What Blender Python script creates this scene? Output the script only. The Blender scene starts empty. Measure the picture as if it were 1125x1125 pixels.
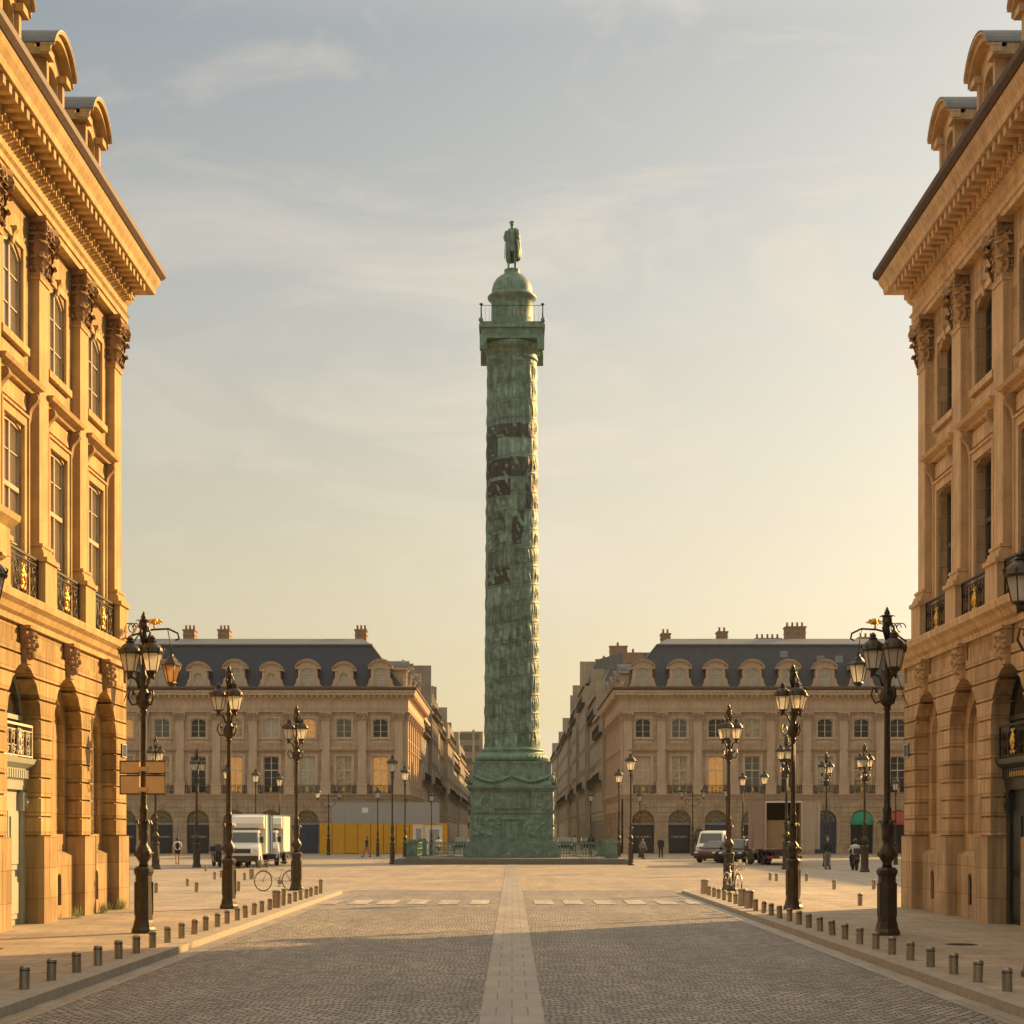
import bpy, bmesh, math, random
import numpy as np
from mathutils import Vector, Matrix, noise
R = math.radians
PI = math.pi
rnd = random.Random(7)
scene = bpy.context.scene
COL = scene.collection

# ------------------------------------------------------------------ camera
F = 1900.0            # focal length in photograph pixels (1125 wide)
HZ = 914.0
EYE = 2.1
cam_d = bpy.data.cameras.new('camera')
cam = bpy.data.objects.new('camera', cam_d); COL.objects.link(cam)
cam.location = (0, 0, EYE); cam.rotation_euler = (R(90), 0, 0)
cam_d.sensor_width = 36; cam_d.lens = 36*F/1125
cam_d.shift_y = (HZ-562.5)/1125
cam_d.clip_end = 6000; cam_d.clip_start = .1
scene.camera = cam
scene.render.resolution_x = 1024; scene.render.resolution_y = 1024

# ------------------------------------------------------------------ world and sun
SUN_AZ = 46.5   # degrees from +Y towards +X
SUN_EL = 20.0
w = bpy.data.worlds.new('World'); scene.world = w; w.use_nodes = True
nt = w.node_tree; N = nt.nodes; L_ = nt.links
for n in list(N): N.remove(n)
wo = N.new('ShaderNodeOutputWorld'); bg = N.new('ShaderNodeBackground')
sky = N.new('ShaderNodeTexSky'); sky.sky_type = 'NISHITA'; sky.sun_disc = False
sky.sun_elevation = R(SUN_EL); sky.sun_rotation = R(SUN_AZ)
sky.air_density = 1.0; sky.dust_density = 3.0; sky.ozone_density = 1.0
tc = N.new('ShaderNodeTexCoord'); sep = N.new('ShaderNodeSeparateXYZ')
L_.new(tc.outputs['Generated'], sep.inputs[0])
# high haze: pale cream at the horizon, blue grey above; unseen dome brightened as fill
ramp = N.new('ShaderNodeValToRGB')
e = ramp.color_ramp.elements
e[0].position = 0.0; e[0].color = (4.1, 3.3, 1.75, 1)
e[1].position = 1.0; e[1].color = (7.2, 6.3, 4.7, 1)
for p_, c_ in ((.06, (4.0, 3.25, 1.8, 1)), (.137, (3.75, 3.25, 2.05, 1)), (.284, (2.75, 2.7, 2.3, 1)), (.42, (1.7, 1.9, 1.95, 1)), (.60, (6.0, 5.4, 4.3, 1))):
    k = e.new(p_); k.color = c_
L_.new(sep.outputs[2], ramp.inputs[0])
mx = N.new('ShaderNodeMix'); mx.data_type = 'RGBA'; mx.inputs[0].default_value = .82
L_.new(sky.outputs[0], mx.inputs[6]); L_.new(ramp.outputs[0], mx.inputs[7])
# the haze glows towards the low sun
dp = N.new('ShaderNodeVectorMath'); dp.operation = 'DOT_PRODUCT'
dp.inputs[1].default_value = (math.sin(R(SUN_AZ))*math.cos(R(SUN_EL)), math.cos(R(SUN_AZ))*math.cos(R(SUN_EL)), math.sin(R(SUN_EL)))
L_.new(tc.outputs['Generated'], dp.inputs[0])
cl0 = N.new('ShaderNodeMath'); cl0.operation = 'MAXIMUM'; cl0.inputs[1].default_value = 0; L_.new(dp.outputs['Value'], cl0.inputs[0])
pw = N.new('ShaderNodeMath'); pw.operation = 'POWER'; pw.inputs[1].default_value = 4; L_.new(cl0.outputs[0], pw.inputs[0])
gw = N.new('ShaderNodeVectorMath'); gw.operation = 'SCALE'; gw.inputs[0].default_value = (2.5, 2.15, 1.6); L_.new(pw.outputs[0], gw.inputs['Scale'])
ag = N.new('ShaderNodeVectorMath'); ag.operation = 'ADD'; L_.new(mx.outputs[2], ag.inputs[0]); L_.new(gw.outputs[0], ag.inputs[1])
# wispy cirrus, thicker on the sun's side
mp = N.new('ShaderNodeMapping'); mp.inputs['Scale'].default_value = (2.4, 2.4, 5.6); mp.inputs['Rotation'].default_value = (R(0), R(30), R(14)); mp.inputs['Location'].default_value = (.35, .1, .2)
L_.new(tc.outputs['Generated'], mp.inputs[0])
ns = N.new('ShaderNodeTexNoise'); ns.inputs['Scale'].default_value = 1.9; ns.inputs['Detail'].default_value = 12; ns.inputs['Roughness'].default_value = .62; ns.inputs['Distortion'].default_value = 1.3
L_.new(mp.outputs[0], ns.inputs['Vector'])
cr = N.new('ShaderNodeValToRGB'); cr.color_ramp.elements[0].position = .49; cr.color_ramp.elements[0].color = (0, 0, 0, 1); cr.color_ramp.elements[1].position = .74; cr.color_ramp.elements[1].color = (.85, .85, .85, 1)
L_.new(ns.outputs[0], cr.inputs[0])
cm = N.new('ShaderNodeMapRange'); cm.inputs['From Min'].default_value = .5; cm.inputs['From Max'].default_value = .95; cm.inputs['To Min'].default_value = .25; cm.inputs['To Max'].default_value = 1.25; L_.new(dp.outputs['Value'], cm.inputs[0])
cf = N.new('ShaderNodeMath'); cf.operation = 'MULTIPLY'; L_.new(cr.outputs[0], cf.inputs[0]); L_.new(cm.outputs[0], cf.inputs[1])
mx2 = N.new('ShaderNodeMix'); mx2.data_type = 'RGBA'
mx2.inputs[7].default_value = (5.2, 4.6, 3.75, 1)
L_.new(cf.outputs[0], mx2.inputs[0]); L_.new(ag.outputs[0], mx2.inputs[6])
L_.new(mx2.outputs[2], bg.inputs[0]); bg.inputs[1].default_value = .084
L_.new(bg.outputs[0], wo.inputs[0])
sd = bpy.data.lights.new('sun', 'SUN'); sd.energy = 5.0; sd.angle = R(.6); sd.color = (1, .58, .21)
so = bpy.data.objects.new('sun', sd); COL.objects.link(so)
sdir = Vector((math.sin(R(SUN_AZ))*math.cos(R(SUN_EL)), math.cos(R(SUN_AZ))*math.cos(R(SUN_EL)), math.sin(R(SUN_EL))))
so.rotation_euler = sdir.to_track_quat('Z', 'Y').to_euler(); so.location = (60, 60, 60)
scene.view_settings.view_transform = 'Standard'; scene.view_settings.look = 'None'
scene.view_settings.exposure = 1.0; scene.view_settings.gamma = 1
scene.render.engine = 'CYCLES'

# ------------------------------------------------------------------ helpers
def gp(px, py, z=0.0):
    Y = F*(EYE-z)/(py-HZ); return ((px-562.5)*Y/F, Y)
def at(px, Y): return (px-562.5)*Y/F

class MB:
    def __init__(s): s.v = []; s.f = []; s.m = []; s.s = []; s.c = None
    def _f(s, idx, m, sm): s.f.append(idx); s.m.append(m); s.s.append(sm)
    def poly(s, pts, m=0, sm=False):
        b = len(s.v); s.v += [tuple(p) for p in pts]; s._f(tuple(range(b, b+len(pts))), m, sm)
    def box(s, x0, x1, y0, y1, z0, z1, m=0, skip=()):
        b = len(s.v)
        s.v += [(x0,y0,z0),(x1,y0,z0),(x1,y1,z0),(x0,y1,z0),(x0,y0,z1),(x1,y0,z1),(x1,y1,z1),(x0,y1,z1)]
        for i, q in enumerate(((0,3,2,1),(4,5,6,7),(0,1,5,4),(1,2,6,5),(2,3,7,6),(3,0,4,7))):
            if i in skip: continue
            s._f(tuple(b+k for k in q), m, False)
    def prism(s, pts, vec, m=0, sm=False):
        n = len(pts); b = len(s.v); v = Vector(vec)
        s.v += [tuple(p) for p in pts] + [tuple(Vector(p)+v) for p in pts]
        s._f(tuple(range(b, b+n)), m, False); s._f(tuple(range(b+2*n-1, b+n-1, -1)), m, False)
        for i in range(n):
            j = (i+1) % n; s._f((b+j, b+i, b+n+i, b+n+j), m, sm)
    def lathe(s, prof, seg=16, c=(0,0), a0=0, m=0, sm=True, ex=1, ey=1):
        b = len(s.v); n = len(prof)
        for r, z in prof:
            for k in range(seg):
                a = a0+2*PI*k/seg; s.v.append((c[0]+r*math.cos(a)*ex, c[1]+r*math.sin(a)*ey, z))
        for i in range(n-1):
            for k in range(seg):
                q = (k+1) % seg; s._f((b+i*seg+k, b+i*seg+q, b+(i+1)*seg+q, b+(i+1)*seg+k), m, sm)
        s._f(tuple(b+k for k in range(seg-1, -1, -1)), m, False)
        s._f(tuple(b+(n-1)*seg+k for k in range(seg)), m, False)
    def tube(s, path, r, seg=6, m=0, cap=True):
        path = [Vector(p) for p in path]; n = len(path)
        rr = r if isinstance(r, (list, tuple)) else [r]*n
        b = len(s.v); up = None
        for i, p in enumerate(path):
            d = (path[min(i+1, n-1)]-path[max(i-1, 0)])
            if d.length < 1e-9: d = Vector((0,0,1))
            d.normalize()
            if up is None: up = Vector((0,0,1)) if abs(d.z) < .9 else Vector((1,0,0))
            x = d.cross(up)
            if x.length < 1e-5: x = d.orthogonal()
            x.normalize(); y = x.cross(d).normalized(); up = y
            for k in range(seg):
                a = 2*PI*k/seg; s.v.append(tuple(p+(x*math.cos(a)+y*math.sin(a))*rr[i]))
        for i in range(n-1):
            for k in range(seg):
                q = (k+1) % seg; s._f((b+i*seg+k, b+i*seg+q, b+(i+1)*seg+q, b+(i+1)*seg+k), m, True)
        if cap:
            s._f(tuple(b+k for k in range(seg-1, -1, -1)), m, False); s._f(tuple(b+(n-1)*seg+k for k in range(seg)), m, False)
    def ball(s, c, r, seg=10, rings=7, m=0):
        if not isinstance(r, (tuple, list)): r = (r, r, r)
        b = len(s.v)
        for i in range(rings+1):
            t = PI*(i+.02 if i == 0 else (i-.02 if i == rings else i))/rings
            for k in range(seg):
                a = 2*PI*k/seg; s.v.append((c[0]+r[0]*math.sin(t)*math.cos(a), c[1]+r[1]*math.sin(t)*math.sin(a), c[2]+r[2]*math.cos(t)))
        for i in range(rings):
            for k in range(seg):
                q = (k+1) % seg; s._f((b+i*seg+q, b+i*seg+k, b+(i+1)*seg+k, b+(i+1)*seg+q), m, True)
    def sweep(s, path, prof, m=0, capends=True):
        # path: 2D points, outward is to the right of the travel direction; prof: (out, z) closed outline
        P = [Vector(p) for p in path]; n = len(P); rings = []
        nm = []
        for i in range(n-1):
            d = (P[i+1]-P[i]).normalized(); nm.append(Vector((d.y, -d.x)))
        for i in range(n):
            if i == 0: o = nm[0]
            elif i == n-1: o = nm[-1]
            else:
                o = (nm[i-1]+nm[i]); o = o/(1+nm[i-1].dot(nm[i]))
            b = len(s.v)
            for out, z in prof: s.v.append((P[i].x+o.x*out, P[i].y+o.y*out, z))
            rings.append(b)
        k = len(prof)
        for i in range(n-1):
            for j in range(k):
                q = (j+1) % k; s._f((rings[i]+j, rings[i+1]+j, rings[i+1]+q, rings[i]+q), m, False)
        if capends:
            s._f(tuple(rings[0]+j for j in range(k-1, -1, -1)), m, False); s._f(tuple(rings[-1]+j for j in range(k)), m, False)
    def merge(s, o, M=None):
        b = len(s.v)
        for p in o.v: s.v.append(tuple(M @ Vector(p)) if M else p)
        flip = M is not None and M.determinant() < 0
        for f, m, sm in zip(o.f, o.m, o.s): s._f(tuple(b+i for i in (reversed(f) if flip else f)), m, sm)
    def mesh(s, name, mats, fix=True):
        me = bpy.data.meshes.new(name); me.from_pydata(s.v, [], s.f)
        for m in (mats if isinstance(mats, (list, tuple)) else [mats]): me.materials.append(m)
        me.polygons.foreach_set('material_index', s.m); me.polygons.foreach_set('use_smooth', s.s)
        if s.c is not None:
            ca = me.color_attributes.new('tint', 'FLOAT_COLOR', 'POINT'); ca.data.foreach_set('color', np.array(s.c, dtype=np.float32).ravel())
        if fix:
            bm = bmesh.new(); bm.from_mesh(me); bmesh.ops.recalc_face_normals(bm, faces=bm.faces); bm.to_mesh(me); bm.free()
        me.update(); return me
    def build(s, name, mats, parent=None, M=None, fix=True):
        o = bpy.data.objects.new(name, s.mesh(name, mats, fix)); COL.objects.link(o)
        if parent is not None: o.parent = parent
        if M is not None: o.matrix_local = M
        return o

def tag(o, label=None, cat=None, group=None, kind=None):
    if label: o['label'] = label
    if cat: o['category'] = cat
    if group: o['group'] = group
    if kind: o['kind'] = kind
    return o
def empty(name, loc=(0,0,0), rz=0, label=None, cat=None, group=None):
    o = bpy.data.objects.new(name, None); COL.objects.link(o); o.location = loc; o.rotation_euler = (0, 0, rz)
    o.empty_display_size = .2
    return tag(o, label, cat, group)
def kids(o): return [c for c in bpy.data.objects if c.parent == o]
def dup(root, loc, rz=0, label=None, scale=None, tree=None, group=None):
    r = root.copy(); COL.objects.link(r); r.location = loc; r.rotation_euler = (0, 0, rz)
    if scale: r.scale = (scale,)*3 if not isinstance(scale, tuple) else scale
    if label: r['label'] = label
    if group: r['group'] = group
    for ch, gs in (tree if tree is not None else [(c, kids(c)) for c in kids(root)]):
        c = ch.copy(); COL.objects.link(c); c.parent = r
        for g in gs:
            d = g.copy(); COL.objects.link(d); d.parent = c
    return r
def tree_of(root): return [(c, kids(c)) for c in kids(root)]
def inst(src, parent, M, subs=()):
    o = src.copy(); COL.objects.link(o); o.parent = parent; o.matrix_local = M
    for g in subs:
        d = g.copy(); COL.objects.link(d); d.parent = o
    return o
def remesh(mb, voxel, mats, name, smooth=4):
    me = mb.mesh(name, mats); o = bpy.data.objects.new(name, me); COL.objects.link(o)
    md = o.modifiers.new('r', 'REMESH'); md.mode = 'VOXEL'; md.voxel_size = voxel; md.use_smooth_shade = True
    ms = o.modifiers.new('s', 'SMOOTH'); ms.iterations = smooth; ms.factor = .5
    dg = bpy.context.evaluated_depsgraph_get(); dg.update()
    m2 = bpy.data.meshes.new_from_object(o.evaluated_get(dg)); m2.name = name
    bpy.data.objects.remove(o); bpy.data.meshes.remove(me)
    return m2
ORD = ['first','second','third','fourth','fifth','sixth','seventh','eighth','ninth','tenth','eleventh','twelfth','thirteenth','fourteenth','fifteenth','sixteenth','seventeenth','eighteenth','nineteenth','twentieth','twenty-first','twenty-second','twenty-third','twenty-fourth','twenty-fifth','twenty-sixth','twenty-seventh','twenty-eighth']

# ------------------------------------------------------------------ materials
def mat(name, col, rough=.8, metal=0, var=.12, scale=1.5, bump=0, bscale=30, col2=None, spec=.5, attr=None, joints=None, streak=0, emis=None, estr=0, trans=0, rvar=0):
    m = bpy.data.materials.new(name); m.use_nodes = True
    nt = m.node_tree; n = nt.nodes; l = nt.links; b = n['Principled BSDF']
    b.inputs['Roughness'].default_value = rough; b.inputs['Metallic'].default_value = metal
    b.inputs['Specular IOR Level'].default_value = spec
    if trans: b.inputs['Transmission Weight'].default_value = trans
    c = n.new('ShaderNodeTexCoord'); vec = c.outputs['Object']
    nz = n.new('ShaderNodeTexNoise'); nz.inputs['Scale'].default_value = scale; nz.inputs['Detail'].default_value = 8; nz.inputs['Roughness'].default_value = .65
    l.new(vec, nz.inputs['Vector'])
    rp = n.new('ShaderNodeValToRGB'); rp.color_ramp.elements[0].position = .3; rp.color_ramp.elements[1].position = .7
    a = [max(0, x*(1-var)) for x in col]; d = col2 or [min(1, x*(1+var)) for x in col]
    rp.color_ramp.elements[0].color = (*a, 1); rp.color_ramp.elements[1].color = (*d, 1)
    l.new(nz.outputs[0], rp.inputs[0]); out = rp.outputs[0]
    hsrc = None
    if attr:
        at_ = n.new('ShaderNodeAttribute'); at_.attribute_name = attr
        mm = n.new('ShaderNodeMix'); mm.data_type = 'RGBA'; mm.blend_type = 'MULTIPLY'; mm.inputs[0].default_value = 1
        l.new(out, mm.inputs[6]); l.new(at_.outputs[0], mm.inputs[7]); out = mm.outputs[2]
    if streak:
        # rain streaks: noise stretched along z
        mpp = n.new('ShaderNodeMapping'); mpp.inputs['Scale'].default_value = (5, 5, .35); l.new(vec, mpp.inputs[0])
        n2 = n.new('ShaderNodeTexNoise'); n2.inputs['Scale'].default_value = 1.2; n2.inputs['Detail'].default_value = 5; l.new(mpp.outputs[0], n2.inputs['Vector'])
        r2 = n.new('ShaderNodeValToRGB'); r2.color_ramp.elements[0].position = .35; r2.color_ramp.elements[1].position = .6
        v0 = 1-streak; r2.color_ramp.elements[0].color = (v0, v0, v0*1.02, 1); r2.color_ramp.elements[1].color = (1, 1, 1, 1)
        l.new(n2.outputs[0], r2.inputs[0])
        mm = n.new('ShaderNodeMix'); mm.data_type = 'RGBA'; mm.blend_type = 'MULTIPLY'; mm.inputs[0].default_value = 1
        l.new(out, mm.inputs[6]); l.new(r2.outputs[0], mm.inputs[7]); out = mm.outputs[2]
    if joints:   # ashlar joints in the (x, z) plane
        bw, bh, ms, dark, bv = joints
        sp = n.new('ShaderNodeSeparateXYZ'); l.new(vec, sp.inputs[0])
        ad = n.new('ShaderNodeMath'); ad.operation = 'ADD'; l.new(sp.outputs[0], ad.inputs[0]); l.new(sp.outputs[1], ad.inputs[1])
        cb = n.new('ShaderNodeCombineXYZ'); l.new(ad.outputs[0], cb.inputs[0]); l.new(sp.outputs[2], cb.inputs[1])
        br = n.new('ShaderNodeTexBrick'); br.inputs['Scale'].default_value = 1; br.inputs['Brick Width'].default_value = bw; br.inputs['Row Height'].default_value = bh
        br.inputs['Mortar Size'].default_value = ms; br.inputs['Mortar Smooth'].default_value = .3
        br.inputs['Color1'].default_value = (1-bv, 1-bv*1.05, 1-bv*1.2, 1); br.inputs['Color2'].default_value = (1, 1, 1, 1); br.inputs['Mortar'].default_value = (dark, dark, dark, 1)
        l.new(cb.outputs[0], br.inputs['Vector'])
        mm = n.new('ShaderNodeMix'); mm.data_type = 'RGBA'; mm.blend_type = 'MULTIPLY'; mm.inputs[0].default_value = 1
        l.new(out, mm.inputs[6]); l.new(br.outputs[0], mm.inputs[7]); out = mm.outputs[2]
    l.new(out, b.inputs['Base Color'])
    if bump:
        nb = n.new('ShaderNodeTexNoise'); nb.inputs['Scale'].default_value = bscale; nb.inputs['Detail'].default_value = 6; l.new(vec, nb.inputs['Vector'])
        bp = n.new('ShaderNodeBump'); bp.inputs['Strength'].default_value = bump; bp.inputs['Distance'].default_value = .02
        l.new(nb.outputs[0], bp.inputs['Height']); l.new(bp.outputs[0], b.inputs['Normal'])
    if emis:
        b.inputs['Emission Color'].default_value = (*emis, 1); b.inputs['Emission Strength'].default_value = estr
    return m
M = {}
STN = (.51, .348, .145)
M['stone'] = mat('limestone', STN, .9, var=.2, scale=.9, bump=.45, bscale=14, joints=(1.15, .42, .010, .45, .34), streak=.38)
M['stone_plain'] = mat('limestone_dressed', (.52, .358, .155), .9, var=.2, scale=1.4, bump=.4, bscale=18, streak=.26)
M['stone_r'] = mat('limestone_shade_lifted', (.62, .435, .25), .9, var=.2, scale=.9, bump=.45, bscale=14, joints=(1.15, .42, .010, .5, .30), streak=.36)  # copies of the limestone, colour lifted to brighten the shaded right mansion
M['dress_r'] = mat('limestone_dressed_shade_lifted', (.64, .455, .265), .9, var=.2, scale=1.4, bump=.4, bscale=18, streak=.26)
M['plinth_r'] = mat('plinth_limestone_shade_lifted', (.56, .40, .24), .92, var=.26, scale=.8, bump=.5, bscale=12, joints=(1.3, .66, .010, .5, .24), streak=.34)
M['carved_r'] = mat('carved_limestone_shade_lifted', (.46, .32, .185), .95, var=.3, scale=5, bump=.8, bscale=22)
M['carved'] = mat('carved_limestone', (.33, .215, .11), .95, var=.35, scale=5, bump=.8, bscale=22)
M['plinth'] = mat('plinth_limestone', (.46, .32, .15), .92, var=.26, scale=.8, bump=.5, bscale=12, joints=(1.3, .66, .010, .5, .26), streak=.36)
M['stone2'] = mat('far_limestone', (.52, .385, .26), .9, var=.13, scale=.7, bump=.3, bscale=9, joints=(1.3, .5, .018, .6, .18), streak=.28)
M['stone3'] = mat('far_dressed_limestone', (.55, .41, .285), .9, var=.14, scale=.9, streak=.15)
M['house_a'] = mat('pale_render', (.40, .33, .24), .9, var=.18, scale=.5, streak=.2)
M['house_b'] = mat('grey_render', (.33, .28, .22), .9, var=.18, scale=.5, streak=.2)
M['house_c'] = mat('cream_render', (.46, .38, .26), .9, var=.18, scale=.5, streak=.2)
M['slate'] = mat('slate', (.015, .024, .050), .55, var=.25, scale=2.5, bump=.3, bscale=10, joints=(.3, .2, .02, .75, .25))
M['slate_old'] = mat('weathered_slate', (.036, .046, .062), .6, var=.3, scale=2, bump=.3, bscale=10, joints=(.3, .2, .02, .75, .25))
M['dark_pane'] = mat('dark_street_pane', (.03, .027, .024), .5, var=.3, scale=.5)
M['zinc'] = mat('zinc', (.25, .25, .25), .5, metal=.3, var=.15, scale=2)
M['lead'] = mat('lead', (.13, .135, .14), .55, metal=.3, var=.2, scale=3)
M['tile'] = mat('gutter_copper', (.085, .05, .032), .7, var=.3, scale=6, bump=.5, bscale=25)
M['terracotta'] = mat('terracotta', (.32, .16, .09), .85, var=.2, scale=6)
M['brick'] = mat('chimney_brick', (.30, .20, .13), .9, var=.2, scale=3)
M['glass'] = mat('window_glass', (.035, .035, .032), .04, var=.2, scale=.8, spec=1.0)
M['glass2'] = mat('curtained_glass', (.38, .34, .27), .12, var=.35, scale=1.1, spec=1.0)
M['glass_sky'] = mat('sky_reflecting_glass', (.95, .93, .88), .05, metal=.9, var=.05, scale=.8, spec=1.0)
M['glass_cream'] = mat('amber_reflection_glass', (.30, .20, .09), .12, var=.85, scale=2.3, col2=(.62, .46, .25), spec=1.0)  # warm cream reflections painted into the pane colour
M['glass_warm'] = mat('lamplit_glass', (.4, .2, .06), .15, var=.7, scale=3.5, emis=(1, .46, .12), estr=.15)
M['frame_l'] = mat('ochre_window_frame', (.36, .29, .18), .6, var=.1)
M['frame_w'] = mat('white_window_frame', (.60, .54, .42), .6, var=.1)
M['frame_d'] = mat('dark_window_frame', (.10, .09, .075), .6, var=.1)
M['iron'] = mat('black_wrought_iron', (.025, .024, .022), .5, metal=.4, var=.3, scale=8)
M['gold'] = mat('gilding', (.75, .47, .10), .38, metal=.85, var=.2, scale=12)
M['bronze'] = mat('lamp_bronze', (.052, .042, .028), .42, metal=.35, var=.4, scale=6, bump=.3, bscale=40)
def milk(name, col):
    m = mat(name, col, .15, var=.08, scale=4, spec=.8); n = m.node_tree.nodes; l = m.node_tree.links
    t = n.new('ShaderNodeBsdfTranslucent'); t.inputs[0].default_value = (*col, 1); x = n.new('ShaderNodeMixShader'); x.inputs[0].default_value = .75
    l.new(n['Principled BSDF'].outputs[0], x.inputs[1]); l.new(t.outputs[0], x.inputs[2]); 
    tr = n.new('ShaderNodeBsdfTransparent'); y = n.new('ShaderNodeMixShader'); y.inputs[0].default_value = .16; l.new(x.outputs[0], y.inputs[1]); l.new(tr.outputs[0], y.inputs[2]); l.new(y.outputs[0], n['Material Output'].inputs[0]); return m
M['milk'] = milk('lantern_glass', (.95, .93, .86))
M['amber'] = milk('amber_lantern_glass', (.66, .44, .22))
M['door_teal'] = mat('pale_green_door_paint', (.33, .36, .30), .55, var=.1, scale=3)
M['door_dark'] = mat('dark_green_door_paint', (.035, .042, .04), .4, var=.2, scale=3)
M['door_black'] = mat('black_shopfront', (.016, .018, .022), .3, var=.2, scale=2)
M['door_blue'] = mat('blue_shopfront', (.03, .045, .09), .4, var=.2, scale=2)
M['steel'] = mat('brushed_steel', (.34, .31, .26), .32, metal=.85, var=.15, scale=9)
M['granite'] = mat('kerb_granite', (.33, .30, .255), .8, var=.18, scale=5, bump=.3, bscale=60)
M['step'] = mat('platform_granite', (.15, .14, .12), .8, var=.2, scale=3)
M['patina'] = mat('bronze_patina', (.170, .262, .218), .55, metal=.12, var=.42, scale=2.6, bump=.5, bscale=16, attr='tint', spec=.35, streak=.3)
M['patina_plain'] = mat('bronze_patina_cast', (.140, .228, .182), .58, metal=.12, var=.45, scale=2.2, bump=.6, bscale=12, streak=.25)
M['white_paint'] = mat('white_vehicle_paint', (.72, .70, .64), .3, var=.05, scale=1)
M['box_white'] = mat('truck_box_panel', (.74, .71, .62), .5, var=.06, scale=.7)
M['box_pink'] = mat('faded_box_panel', (.34, .235, .19), .6, var=.12, scale=.7)
M['box_door'] = mat('pale_door_panel', (.42, .33, .26), .6, var=.12, scale=.9)
M['box_tan'] = mat('plywood', (.30, .20, .10), .8, var=.15, scale=2)
M['blue'] = mat('blue_stripe', (.10, .17, .26), .5, var=.08)
M['black_paint'] = mat('black_car_paint', (.02, .02, .022), .22, var=.1)
M['maroon'] = mat('maroon_car_paint', (.07, .025, .02), .25, var=.1)
M['rubber'] = mat('tyre_rubber', (.02, .02, .02), .85, var=.2)
M['plastic'] = mat('dark_plastic', (.04, .038, .036), .6, var=.2)
M['lampglass'] = mat('headlamp', (.6, .58, .5), .1, var=.1, spec=1)
M['red'] = mat('red_lens', (.35, .02, .015), .3, var=.1)
M['yellow'] = mat('yellow_hoarding', (.62, .31, .012), .6, var=.1, scale=.8, streak=.08)
M['greyboard'] = mat('grey_hoarding', (.34, .32, .31), .7, var=.06, scale=.5)
M['sign'] = mat('sign_face', (.62, .42, .20), .5, var=.1, scale=3)
M['plaque'] = mat('street_plaque_enamel', (.04, .06, .14), .35, var=.1)
M['white'] = mat('white_enamel', (.75, .72, .66), .5, var=.05)
M['skin'] = mat('skin', (.42, .26, .18), .6, var=.08, scale=8)
M['hair'] = mat('dark_hair', (.03, .02, .014), .7, var=.2, scale=20)
M['cl_dark'] = mat('dark_cloth', (.03, .03, .034), .9, var=.2, scale=10)
M['cl_white'] = mat('white_cloth', (.62, .58, .52), .9, var=.1, scale=10)
M['cl_pink'] = mat('pink_cloth', (.42, .14, .13), .9, var=.1, scale=10)
M['cl_grey'] = mat('grey_cloth', (.20, .19, .18), .9, var=.1, scale=10)
M['awn_green'] = mat('green_awning', (.03, .26, .14), .8, var=.12, scale=3)
M['awn_red'] = mat('red_awning', (.36, .08, .06), .8, var=.12, scale=3)
M['weed'] = mat('weeds', (.10, .13, .02), .9, var=.4, scale=20)
M['leafg'] = mat('box_shrub_leaf', (.05, .075, .02), .9, var=.4, scale=8)

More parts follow.
